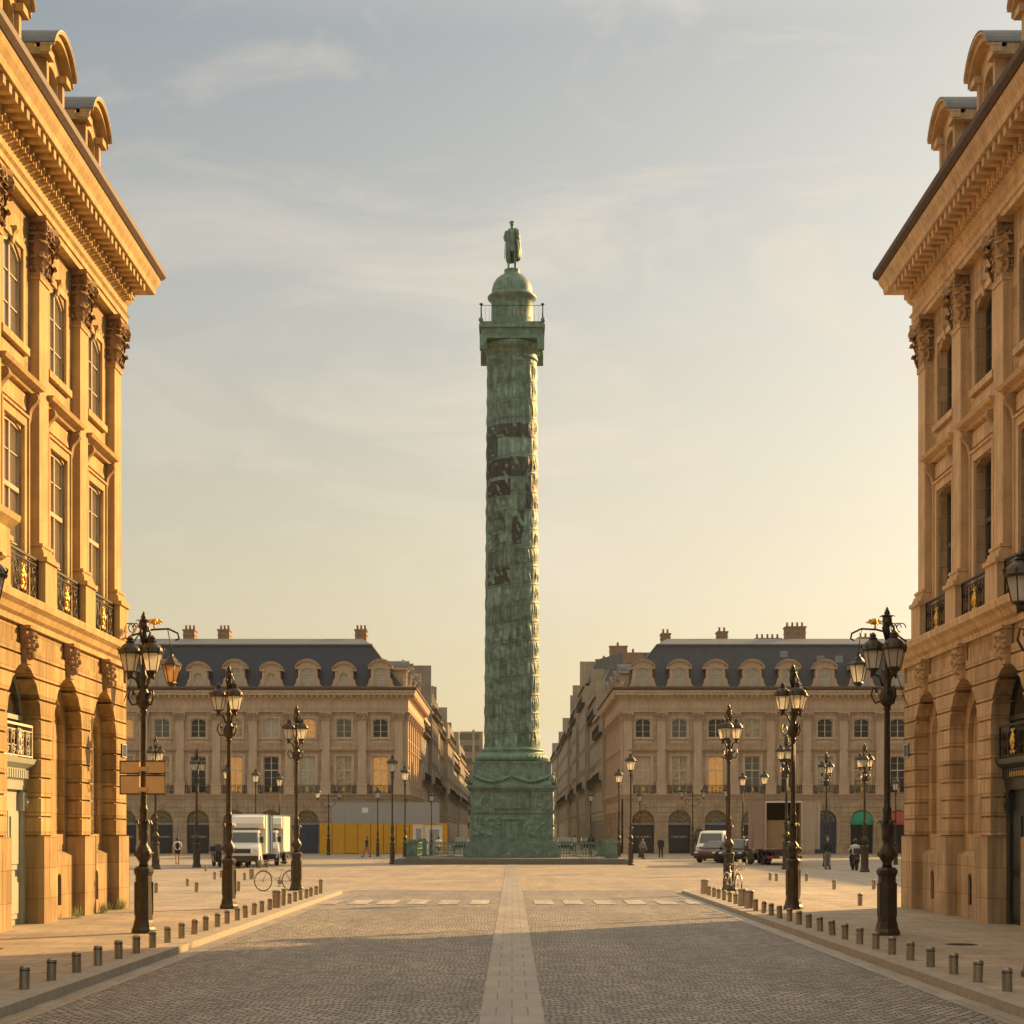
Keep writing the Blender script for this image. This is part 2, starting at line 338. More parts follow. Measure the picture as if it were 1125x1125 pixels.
# ------------------------------------------------------------------ ground
def paving(name, c1, c2, mortar, bw, bh, ms, rough=.6, wav=.0, wscale=.6, bump=.6, var=.2, spec=.5, big=.25, rot=0):
    m = bpy.data.materials.new(name); m.use_nodes = True; nt = m.node_tree; n = nt.nodes; l = nt.links; b = n['Principled BSDF']
    b.inputs['Specular IOR Level'].default_value = spec
    c = n.new('ShaderNodeTexCoord'); v = c.outputs['Object']
    if rot:
        mr = n.new('ShaderNodeMapping'); mr.inputs['Rotation'].default_value = (0, 0, rot); l.new(v, mr.inputs[0]); v = mr.outputs[0]
    if wav:
        nz = n.new('ShaderNodeTexNoise'); nz.inputs['Scale'].default_value = wscale; nz.inputs['Detail'].default_value = 3; l.new(v, nz.inputs['Vector'])
        sb = n.new('ShaderNodeVectorMath'); sb.operation = 'SUBTRACT'; sb.inputs[1].default_value = (.5, .5, .5); l.new(nz.outputs['Color'], sb.inputs[0])
        sc = n.new('ShaderNodeVectorMath'); sc.operation = 'SCALE'; sc.inputs['Scale'].default_value = wav; l.new(sb.outputs[0], sc.inputs[0])
        ad = n.new('ShaderNodeVectorMath'); ad.operation = 'ADD'; l.new(v, ad.inputs[0]); l.new(sc.outputs[0], ad.inputs[1]); v = ad.outputs[0]
    br = n.new('ShaderNodeTexBrick'); br.inputs['Scale'].default_value = 1; br.inputs['Brick Width'].default_value = bw; br.inputs['Row Height'].default_value = bh
    br.inputs['Mortar Size'].default_value = ms; br.inputs['Mortar Smooth'].default_value = .6; br.inputs['Bias'].default_value = 0
    br.inputs['Color1'].default_value = (*c1, 1); br.inputs['Color2'].default_value = (*c2, 1); br.inputs['Mortar'].default_value = (*mortar, 1)
    l.new(v, br.inputs['Vector'])
    n2 = n.new('ShaderNodeTexNoise'); n2.inputs['Scale'].default_value = big; n2.inputs['Detail'].default_value = 8; n2.inputs['Roughness'].default_value = .65; l.new(c.outputs['Object'], n2.inputs['Vector'])
    rp = n.new('ShaderNodeValToRGB'); rp.color_ramp.elements[0].position = .32; rp.color_ramp.elements[1].position = .68
    rp.color_ramp.elements[0].color = (1-var, 1-var, 1-var, 1); rp.color_ramp.elements[1].color = (1+var*.4, 1+var*.4, 1+var*.4, 1)
    l.new(n2.outputs[0], rp.inputs[0])
    mm = n.new('ShaderNodeMix'); mm.data_type = 'RGBA'; mm.blend_type = 'MULTIPLY'; mm.inputs[0].default_value = 1
    l.new(br.outputs[0], mm.inputs[6]); l.new(rp.outputs[0], mm.inputs[7]); l.new(mm.outputs[2], b.inputs['Base Color'])
    # long stains and wheel-worn bands running with the traffic
    ms_ = n.new('ShaderNodeMapping'); ms_.inputs['Scale'].default_value = (.9, .09, 1); l.new(c.outputs['Object'], ms_.inputs[0])
    n3 = n.new('ShaderNodeTexNoise'); n3.inputs['Scale'].default_value = 1.1; n3.inputs['Detail'].default_value = 7; n3.inputs['Roughness'].default_value = .7; l.new(ms_.outputs[0], n3.inputs['Vector'])
    r3 = n.new('ShaderNodeValToRGB'); r3.color_ramp.elements[0].position = .36; r3.color_ramp.elements[1].position = .58; v3 = 1-var*.8
    r3.color_ramp.elements[0].color = (v3, v3, v3, 1); r3.color_ramp.elements[1].color = (1, 1, 1, 1); l.new(n3.outputs[0], r3.inputs[0])
    m3 = n.new('ShaderNodeMix'); m3.data_type = 'RGBA'; m3.blend_type = 'MULTIPLY'; m3.inputs[0].default_value = 1
    l.new(mm.outputs[2], m3.inputs[6]); l.new(r3.outputs[0], m3.inputs[7]); l.new(m3.outputs[2], b.inputs['Base Color'])
    # small dark spots: gum, oil, damp
    n4 = n.new('ShaderNodeTexNoise'); n4.inputs['Scale'].default_value = 2.6; n4.inputs['Detail'].default_value = 5; n4.inputs['Roughness'].default_value = .75; l.new(c.outputs['Object'], n4.inputs['Vector'])
    r4 = n.new('ShaderNodeValToRGB'); r4.color_ramp.elements[0].position = .27; r4.color_ramp.elements[1].position = .40; r4.color_ramp.elements[0].color = (.6, .6, .6, 1); r4.color_ramp.elements[1].color = (1, 1, 1, 1); l.new(n4.outputs[0], r4.inputs[0])
    m4 = n.new('ShaderNodeMix'); m4.data_type = 'RGBA'; m4.blend_type = 'MULTIPLY'; m4.inputs[0].default_value = 1
    l.new(m3.outputs[2], m4.inputs[6]); l.new(r4.outputs[0], m4.inputs[7]); l.new(m4.outputs[2], b.inputs['Base Color'])
    rr = n.new('ShaderNodeMapRange'); rr.inputs['To Min'].default_value = rough-.12; rr.inputs['To Max'].default_value = rough+.15; l.new(n2.outputs[0], rr.inputs[0]); l.new(rr.outputs[0], b.inputs['Roughness'])
    nb = n.new('ShaderNodeTexNoise'); nb.inputs['Scale'].default_value = 9; nb.inputs['Detail'].default_value = 4; l.new(v, nb.inputs['Vector'])
    mh = n.new('ShaderNodeMath'); mh.operation = 'MULTIPLY_ADD'; mh.inputs[1].default_value = -1.0; l.new(br.outputs['Fac'], mh.inputs[0]); l.new(nb.outputs[0], mh.inputs[2])
    bp = n.new('ShaderNodeBump'); bp.inputs['Strength'].default_value = bump; bp.inputs['Distance'].default_value = .03; l.new(mh.outputs[0], bp.inputs['Height']); l.new(bp.outputs[0], b.inputs['Normal'])
    return m
M['setts'] = paving('road_setts', (.25, .235, .205), (.53, .485, .41), (.06, .053, .043), .15, .12, .02, .6, wav=.30, wscale=.9, bump=1.2, var=.30)
M['square'] = paving('square_paving', (.34, .275, .19), (.50, .405, .28), (.17, .135, .095), .24, .18, .016, .6, wav=.2, wscale=.5, bump=.8, var=.26)
M['slab'] = paving('pavement_slabs', (.35, .30, .225), (.46, .385, .285), (.17, .14, .10), 1.1, .62, .016, .7, bump=.35, var=.24)
M['strip'] = paving('granite_strip', (.30, .265, .22), (.37, .33, .27), (.13, .11, .09), .37, .9, .012, .5, bump=.3, var=.22, big=1.2)
M['asph'] = mat('far_paving', (.20, .17, .135), .85, var=.15, scale=.2)
M['paint'] = paving('worn_crossing_paint', (.54, .49, .41), (.78, .73, .64), (.24, .21, .17), .15, .12, .018, .6, wav=.30, wscale=.9, bump=1.0, var=.42, big=1.6)

def sheet(name, x0, x1, y0, y1, z, m):
    b = MB(); b.poly([(x0,y0,z),(x1,y0,z),(x1,y1,z),(x0,y1,z)]); return tag(b.build(name, m), kind='structure')
sheet('ground', -1500, 1500, -300, 2400, -.03, M['asph'])
KX = 5.75
sheet('square_floor', -66, 66, 45, 176, -.004, M['square'])
sheet('road', -KX-.02, KX+.02, -30, 62.5, 0, M['setts'])
sheet('paved_strip', -.37, .37, -30, 111, .005, M['strip'])
sheet('street', -11, 11, 176, 520, -.004, M['square'])
# pavements with kerbs, rounded where they open on the square
def arc(cx, cy, r, a0, a1, n=8): return [(cx+r*math.cos(R(a0+(a1-a0)*i/n)), cy+r*math.sin(R(a0+(a1-a0)*i/n))) for i in range(n+1)]
def pave_side(s):
    edge = [(s*KX, -30), (s*KX, 58.5)] + [(s*x, y) for x, y in arc(KX+4.5, 58.5, 4.5, 180, 90)] + [(s*40, 64.5)]
    inner = [(s*(KX+.3), -30), (s*(KX+.3), 58.5)] + [(s*x, y) for x, y in arc(KX+4.5, 58.5, 4.2, 180, 90)] + [(s*40, 64.2)]
    b = MB(); z = .12
    b.poly([(x, y, z) for x, y in inner] + [(s*40, -30, z)])
    tag(b.build('pavement', M['slab']), kind='structure')
    k = MB()
    for i in range(len(edge)-1):
        e0, e1, i0, i1 = edge[i], edge[i+1], inner[i], inner[i+1]
        n = max(1, int(math.dist(e0, e1)/1.2))
        for j in range(n):
            t0 = (j+.006)/n; t1 = (j+1)/n
            A = [e0[q]+(e1[q]-e0[q])*t0 for q in (0,1)]; B = [e0[q]+(e1[q]-e0[q])*t1 for q in (0,1)]
            C = [i0[q]+(i1[q]-i0[q])*t1 for q in (0,1)]; D = [i0[q]+(i1[q]-i0[q])*t0 for q in (0,1)]
            zz = z+.004+rnd.uniform(-.002, .002)
            k.prism([(*A, -.02), (*B, -.02), (*C, -.02), (*D, -.02)], (0, 0, zz+.02))
    tag(k.build('kerb', M['granite']), kind='structure')
pave_side(-1); pave_side(1)
# gutter channel beside each kerb
for s in (-1, 1): sheet('gutter', min(s*KX, s*(KX-.34)), max(s*KX, s*(KX-.34)), -30, 58.5, .004, M['strip'])
b = MB()
for px in (364, 397, 427, 460, 494, 527, 597, 629, 663, 697, 731, 762):
    x = at(px, 51.6); z = .012
    b.poly([(x-.28, 50.0, z), (x+.28, 50.0, z), (x+.28, 53.2, z), (x-.28, 53.2, z)])
tag(b.build('crossing_markings', M['paint']), kind='structure')
# cast-iron covers let into the ground
for x, y, z, r_, lab in ((-8.9, 29.2, .122, .30, 'round iron cover on the left pavement in the foreground'), (8.6, 27.2, .122, .34, 'round iron cover on the right pavement nearest the camera'), (7.9, 30.4, .122, .28, 'round iron cover on the right pavement behind the nearest one')):
    b = MB(); b.lathe([(r_, 0), (r_, .006), (r_-.03, .008), (r_-.04, .004)], 28, sm=False)
    for k in range(-3, 4):
        hw_ = math.sqrt(max(0, (r_-.06)**2-(k*.08)**2)); b.box(-hw_, hw_, k*.08-.02, k*.08+.02, .0045, .009)
    o = b.build('manhole_cover', M['bronze']); o.location = (x, y, z); tag(o, lab, 'manhole cover', 'iron covers in the ground')

# ------------------------------------------------------------------ facades
def opening(mb, u0, u1, z0, z1, uc, a, zb, zs, rise, y0, yd, m=0, mr=None, n=14):
    mr = m if mr is None else mr
    def top(x):
        if rise <= 0: return zs
        Rr = (a*a+rise*rise)/(2*rise); return zs + math.sqrt(max(0, Rr*Rr-x*x))-(Rr-rise)
    def q(xa, xb, za, zb_):
        if xb-xa > 1e-6 and zb_-za > 1e-6: mb.poly([(xa,y0,za),(xb,y0,za),(xb,y0,zb_),(xa,y0,zb_)], m)
    q(u0, uc-a, z0, z1); q(uc+a, u1, z0, z1)
    if zb > z0: q(uc-a, uc+a, z0, min(zb, z1))
    xs = [-a*math.cos(PI*i/n) for i in range(n+1)] if rise > 0 else [-a, a]
    for i in range(len(xs)-1):
        ta, tb = max(top(xs[i]), z0), max(top(xs[i+1]), z0)
        if min(ta, tb) >= z1-1e-6: continue
        ta, tb = min(ta, z1), min(tb, z1)
        mb.poly([(uc+xs[i],y0,ta),(uc+xs[i+1],y0,tb),(uc+xs[i+1],y0,z1),(uc+xs[i],y0,z1)], m)
    ja, jb = max(zb, z0), min(zs, z1)
    if jb > ja:
        for x in (uc-a, uc+a): mb.poly([(x,y0,ja),(x,yd,ja),(x,yd,jb),(x,y0,jb)], mr)
    if z0 <= zb <= z1 and zb > z0: mb.poly([(uc-a,y0,zb),(uc+a,y0,zb),(uc+a,yd,zb),(uc-a,yd,zb)], mr)
    for i in range(len(xs)-1):
        ta, tb = top(xs[i]), top(xs[i+1])
        if max(ta, tb) <= z0 or min(ta, tb) >= z1: continue
        ta, tb = min(max(ta, z0), z1), min(max(tb, z0), z1)
        mb.poly([(uc+xs[i],y0,ta),(uc+xs[i+1],y0,tb),(uc+xs[i+1],yd,tb),(uc+xs[i],yd,ta)], mr)
    return top

def arch_fill(mb, uc, a, zb, zs, rise, y, m=0, n=14):
    xs = [-a*math.cos(PI*i/n) for i in range(n+1)]
    Rr = (a*a+rise*rise)/(2*rise) if rise > 0 else 0
    pts = [(uc-a, y, zb), (uc+a, y, zb)]
    if rise > 0: pts += [(uc+x, y, zs+math.sqrt(max(0, Rr*Rr-x*x))-(Rr-rise)) for x in reversed(xs)]
    else: pts += [(uc+a, y, zs), (uc-a, y, zs)]
    mb.poly(pts, m)

def window_mesh(w, h, rise, bars=4, transom=.62, fw=.07, arch_n=10):
    a = w/2; f = MB(); zs = h-rise
    for s in (-1, 1): f.box(s*a if s < 0 else a-fw, -a+fw if s < 0 else a, -.05, .05, 0, zs)
    f.box(-a+fw, a-fw, -.05, .05, 0, fw*1.3)
    f.box(-.04, .04, -.045, .045, fw*1.3, h-fw)
    if rise > 0:
        Rr = (a*a+rise*rise)/(2*rise); xs = [-a*math.cos(PI*i/arch_n) for i in range(arch_n+1)]
        zz = [zs+math.sqrt(max(0, Rr*Rr-x*x))-(Rr-rise) for x in xs]
        for i in range(arch_n):
            f.prism([(xs[i], -.05, zz[i]-fw*1.1), (xs[i+1], -.05, zz[i+1]-fw*1.1), (xs[i+1], -.05, zz[i+1]), (xs[i], -.05, zz[i])], (0, .1, 0))
    else: f.box(-a+fw, a-fw, -.05, .05, h-fw, h)
    zt = h*transom
    f.box(-a+fw, a-fw, -.06, .03, zt-.05, zt+.05)
    hs = [zt*k/bars for k in range(1, bars)] + ([zt+(h-rise-zt)*.55] if h-rise-zt > .7 else [])
    for z in hs: f.box(-a+fw, a-fw, -.03, .02, z-.014, z+.014)
    p = MB(); arch_fill(p, 0, a-.01, .01, zs-.01, max(rise-.02, 0), .0)
    return f, p

def leaf(mb, x, y, z, w, h, out, ang=0, m=0):
    # one curling acanthus leaf standing on its foot, tip bending outwards
    pts = []
    for i in range(6):
        t = i/5; oo = out*(t**2.2); zz = h*t if t < .85 else h*(.85-.35*(t-.85)/.15*.6)
        ww = w*(.55+.7*math.sin(PI*min(1, t*1.05)))*.5
        pts.append((oo, zz, max(ww, .006)))
    ca, sa = math.cos(ang), math.sin(ang)
    def tr(lx, lo, lz): # lx along wall, lo outward
        px_ = lx*ca + lo*sa; py_ = -lo*ca + lx*sa
        return (x+px_, y+py_, z+lz)
    for i in range(5):
        o0, z0, w0 = pts[i]; o1, z1, w1 = pts[i+1]
        mb.poly([tr(-w0, o0, z0), tr(0, o0+.02, z0), tr(0, o1+.02, z1), tr(-w1, o1, z1)], m, True)
        mb.poly([tr(0, o0+.02, z0), tr(w0, o0, z0), tr(w1, o1, z1), tr(0, o1+.02, z1)], m, True)
        mb.poly([tr(-w0, o0-.03, z0), tr(-w1, o1-.03, z1), tr(w1, o1-.03, z1), tr(w0, o0-.03, z0)], m, True)
def capital_mesh(w, h, d):
    # w shaft width, h height, d pilaster depth; base at z=0, front at y=-d
    b = MB()
    b.box(-w*.48, w*.48, -d*.96, .04, 0, h*.9)
    b.box(-w*.55, w*.55, -d-.03, .03, 0, h*.06)
    for row, (z, hh, n, o) in enumerate(((.06, .36, 3, .13), (.26, .42, 2, .17), (.44, .36, 3, .17))):
        for k in range(n):
            x = (k-(n-1)/2)*w/(3 if n == 3 else 2.2)
            leaf(b, x, -d, h*z, w*.36, h*hh, w*o*1.5)
        for s in (-1, 1):
            leaf(b, s*w*.48, -d*.5, h*z, w*.34, h*hh, w*o*1.5, s*R(90))
            leaf(b, s*w*.48, -d, h*z, w*.36, h*hh, w*o*1.9, s*R(45))
    for s in (-1, 1):   # volutes
        cx, cy, cz = s*w*.62, -d-w*.16, h*.80
        for rr in (.16, .10, .045):
            ring = []
            for k in range(11):
                a = 2*PI*k/10
                ring.append((cx+s*rr*w*math.cos(a)*.7, cy-rr*w*math.cos(a)*.7, cz+rr*w*1.1*math.sin(a)))
            b.tube(ring, w*.045, 5)
        b.tube([(s*w*.1, -d-.02, h*.6), (s*w*.3, -d-.06, h*.82), (s*w*.55, -d-w*.14, h*.92)], w*.05, 5)
        b.tube([(s*w*.08, -d-.02, h*.62), (s*w*.18, -d-.09, h*.8), (s*w*.05, -d-.11, h*.86)], w*.04, 5)
    b.ball((0, -d-w*.12, h*.9), (w*.10, w*.08, h*.07), 8, 6)
    rs = random.Random(5)
    for k in range(46):   # crisp little leaf lobes
        s = rs.choice((-1, 1)); t = rs.uniform(.12, .86); x = rs.uniform(-.55, .55)*w; y = -d-w*(.05+.22*t)*rs.uniform(.5, 1)
        b.ball((x, y, h*t), (w*rs.uniform(.03, .08), w*rs.uniform(.03, .07), h*rs.uniform(.02, .05)), 6, 4)
        b.ball((s*w*(.5+.14*t), -d*rs.uniform(.1, 1.3), h*rs.uniform(.1, .85)), (w*rs.uniform(.04, .09), w*rs.uniform(.03, .07), h*rs.uniform(.02, .05)), 6, 4)
    q = w*.72
    b.prism([(-q, -d-w*.26, h*.90), (-w*.3, -d-w*.10, h*.90), (w*.3, -d-w*.10, h*.90), (q, -d-w*.26, h*.90), (q*.9, .03, h*.90), (-q*.9, .03, h*.90)], (0, 0, h*.10))
    return b
def mascaron_mesh(h):
    b = MB(); w = h*.55
    b.prism([(-w*.42, 0, 0), (w*.42, 0, 0), (w*.55, 0, h), (-w*.55, 0, h)], (0, -.14, 0))
    b.ball((0, -.16, h*.52), (w*.36, .13, h*.27), 12, 9)
    b.ball((0, -.30, h*.50), (w*.07, .05, h*.08), 6, 5)
    b.ball((0, -.27, h*.38), (w*.16, .035, h*.03), 6, 5)
    for s in (-1, 1):
        b.ball((s*w*.14, -.265, h*.58), (w*.07, .03, h*.028), 6, 4)
        b.ball((s*w*.14, -.275, h*.635), (w*.11, .03, h*.02), 6, 4)
        b.ball((s*w*.22, -.23, h*.46), (w*.10, .05, h*.07), 6, 4)
        for k in range(5): b.ball((s*w*(.42-.04*k*(k > 2)), -.13, h*(.72-.13*k)), (w*.13, .09, h*.075), 7, 5)
    for k in range(5): b.ball((w*(k-2)*.16, -.20, h*(.80-.015*(k-2)**2)), (w*.12, .10, h*.07), 7, 5)
    for k in range(4): b.ball((w*(k-1.5)*.14, -.20, h*.24-abs(k-1.5)*-.02*h), (w*.08, .07, h*.12), 6, 5)
    b.box(-w*.62, w*.62, -.24, 0, h*.93, h*1.02)
    return b
def console_mesh(h, w=.16, d=.30):
    b = MB(); pr = []
    for i in range(13):
        t = i/12; pr.append((0, -(.05+d*(.5-.5*math.cos(PI*t))*(.75+.25*math.sin(3*PI*t))), h*t))
    pts = [(-w/2, 0, 0)] + [(-w/2, y, z) for _, y, z in pr] + [(-w/2, 0, h)]
    b.prism(pts, (w, 0, 0))
    b.tube([(-w/2-.02, -d*.75, h*.85), (w/2+.02, -d*.75, h*.85)], h*.11, 10)
    return b
def railing_meshes(w, h, r=.012):
    b = MB(); g = MB(); a = w/2
    b.box(-a, a, -.025, .025, h-.05, h); b.box(-a, a, -.02, .02, .03, .06); b.box(-a, a, -.012, .012, h-.15, h-.13)
    for s in (-1, 1): b.box(s*a-.018, s*a+.018, -.018, .018, 0, h)
    n = max(2, int(w/.22))
    for k in range(1, n): b.tube([(-a+w*k/n, 0, .05), (-a+w*k/n, 0, h-.14)], r*.8, 4)
    def scroll(cx, cz, rr, s, t0=0):
        p = []
        for k in range(17):
            t = k/16; a_ = t*3.2*PI+t0; q = rr*(1-.78*t); p.append((cx+s*q*math.cos(a_), -.012, cz+q*math.sin(a_)))
        b.tube(p, r, 4)
    m = h*.46
    for s in (-1, 1):
        for fx in (.30, .72):
            scroll(s*a*fx, m+.17*h/1.0, .155*h*1.15, s, 0); scroll(s*a*fx, m-.19*h, .155*h*1.15, s, PI)
    b.tube([(0+.0, -.012, .05), (.0, -.012, h-.14)], r, 4)
    for k in range(8):
        an = 2*PI*k/8; g.ball((.075*math.cos(an), -.045, m+.13*math.sin(an)), (.055, .03, .075), 6, 5)
    g.ball((0, -.06, m), (.07, .05, .11), 8, 6)
    for s in (-1, 1):
        g.tube([(0, -.04, m-.10), (s*.03, -.04, m-.2), (s*.09, -.04, m-.26), (s*.16, -.04, m-.19)], .022, 5)
        g.tube([(0, -.04, m+.10), (s*.03, -.04, m+.2), (s*.07, -.04, m+.27), (s*.13, -.04, m+.24)], .02, 5)
    return b, g
def dormer_mesh(w, h, depth, round_=False, m_stone=0, m_roof=1):
    # front at y=0 looking to -y, foot at z=0
    b = MB(); a = w/2; zs = h-a*.62; oa = a*.52
    zt = zs+.02
    rise = a*.62
    Rr = (a*a+rise*rise)/(2*rise)
    f = lambda x: zs+math.sqrt(max(0, Rr*Rr-x*x))-(Rr-rise)
    xs = [-a*math.cos(PI*i/14) for i in range(15)]
    # front face with opening
    wb, wt = (.28*h, .60*h)
    if round_: opening(b, -a*.80, a*.80, 0, zs, 0, oa*.8, h*.26, h*.26+oa*.8, oa*.8, 0, .25, m_stone)
    else: opening(b, -a*.80, a*.80, 0, zs, 0, oa, h*.10, zs-oa*.55, oa*.5, 0, .25, m_stone)
    fr = [(x*.94, -.0, min(f(x), 99)-.02) for x in xs]
    b.poly([(-a*.94, 0, zs)] + fr[1:-1] + [(a*.94, 0, zs)], m_stone)
    for s in (-1, 1):  # cheeks, console scrolls at the foot
        b.poly([(s*a*.80, 0, 0), (s*a*.80, depth, 0), (s*a*.80, depth, zs), (s*a*.80, 0, zs)], m_stone)
        b.box(min(s*a*.78, s*a*1.05), max(s*a*.78, s*a*1.05), .121, depth, zs-.13, zs+.14, m_stone)
        pts = [(s*a*.80, -.06, 0), (s*a*1.22, -.06, 0), (s*a*1.20, -.06, h*.10), (s*a*1.02, -.06, h*.20), (s*a*.97, -.06, h*.34), (s*a*.80, -.06, h*.42)]
        b.prism(pts, (0, .34, 0), m_stone)
        b.box(min(s*a*.62, s*a*.80), max(s*a*.62, s*a*.80), -.09, -.002, h*.04, zs, m_stone)
        b.box(min(s*a*.56, s*a*1.04), max(s*a*.56, s*a*1.04), -.2, .12, zs-.13, zs+.03, m_stone)
    # curved pediment moulding and roof
    for (o, th, y0, y1, mm) in ((.06, .15, -.24, .0, m_stone), (.12, .07, -.33, .0, m_stone), (.145, .03, -.34, depth, m_roof)):
        for i in range(14):
            x0, x1 = xs[i]*1.06, xs[i+1]*1.06
            z0, z1 = f(xs[i])+o, f(xs[i+1])+o
            b.prism([(x0, y0, z0-th), (x1, y0, z1-th), (x1, y0, z1), (x0, y0, z0)], (0, y1-y0, 0), mm)
    b.poly([(xs[0]*1.06, depth-.01, 0)] + [(x*1.06, depth-.01, f(x)+.1) for x in xs] + [(xs[-1]*1.06, depth-.01, 0)], m_roof)
    wn = MB()
    if round_: arch_fill(wn, 0, oa*.8, h*.26, h*.26+oa*.8, oa*.8, .2, 0)
    else: arch_fill(wn, 0, oa, h*.10, zs-oa*.55, oa*.5, .2, 0)
    fm = MB(); zt = zs if not round_ else h*.26+oa*1.5
    zb = h*.10 if not round_ else h*.26
    fm.box(-.03, .03, .13, .19, zb, zt-.02)
    for t in ((.35, .68) if not round_ else (.5,)): fm.box(-oa, oa, .14, .19, zb+(zt-zb)*t-.02, zb+(zt-zb)*t+.02)
    if not round_:
        for s in (-1, 1): fm.box(min(s*oa, s*(oa-.07)), max(s*oa, s*(oa-.07)), .13, .19, zb, zs-oa*.5)
    return b, wn, fm
def chimney(root, x, y, z, w, d, h, pots, M_=None, m='brick'):
    b = MB(); b.box(x-w/2, x+w/2, y-d/2, y+d/2, z, z+h); b.box(x-w/2-.08, x+w/2+.08, y-d/2-.08, y+d/2+.08, z+h, z+h+.16)
    b.box(x-w/2-.05, x+w/2+.05, y-d/2-.05, y+d/2+.05, z+h*.72, z+h*.72+.08)
    c = b.build('chimney', M[m], root)
    p = MB()
    for k in range(pots):
        px_ = x-w/2+w*(k+.5)/pots; p.lathe([(.13, z+h+.16), (.10, z+h+.5), (.13, z+h+.62), (.11, z+h+.64)], 8, (px_, y+rnd.uniform(-.1, .1)))
    if M_ is not None: c.matrix_local = M_
    pc = p.build('chimney_pots', M['terracotta'], c)
    return c

NEAR = dict(bay=3.55, aw=2.5, plinth=2.0, spring=4.37, band0=6.5, band1=6.95, ped=8.05, w1=(7.05, 10.75), w1w=1.5, lint=11.75, w2=(12.45, 14.5), w2w=1.45, cap=(14.15, 15.42), ent=15.42, corn=16.15, top=16.95, course=.42, stone='stone', dress='stone_plain', pl='plinth', pw=.74, off=.22)
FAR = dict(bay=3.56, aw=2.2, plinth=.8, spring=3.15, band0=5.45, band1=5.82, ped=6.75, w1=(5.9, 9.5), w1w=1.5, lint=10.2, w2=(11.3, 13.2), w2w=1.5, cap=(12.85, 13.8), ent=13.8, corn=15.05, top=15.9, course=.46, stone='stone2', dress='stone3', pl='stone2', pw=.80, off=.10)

CACHE = {}
def proto(key, fn):
    if key not in CACHE: CACHE[key] = fn()
    return CACHE[key]

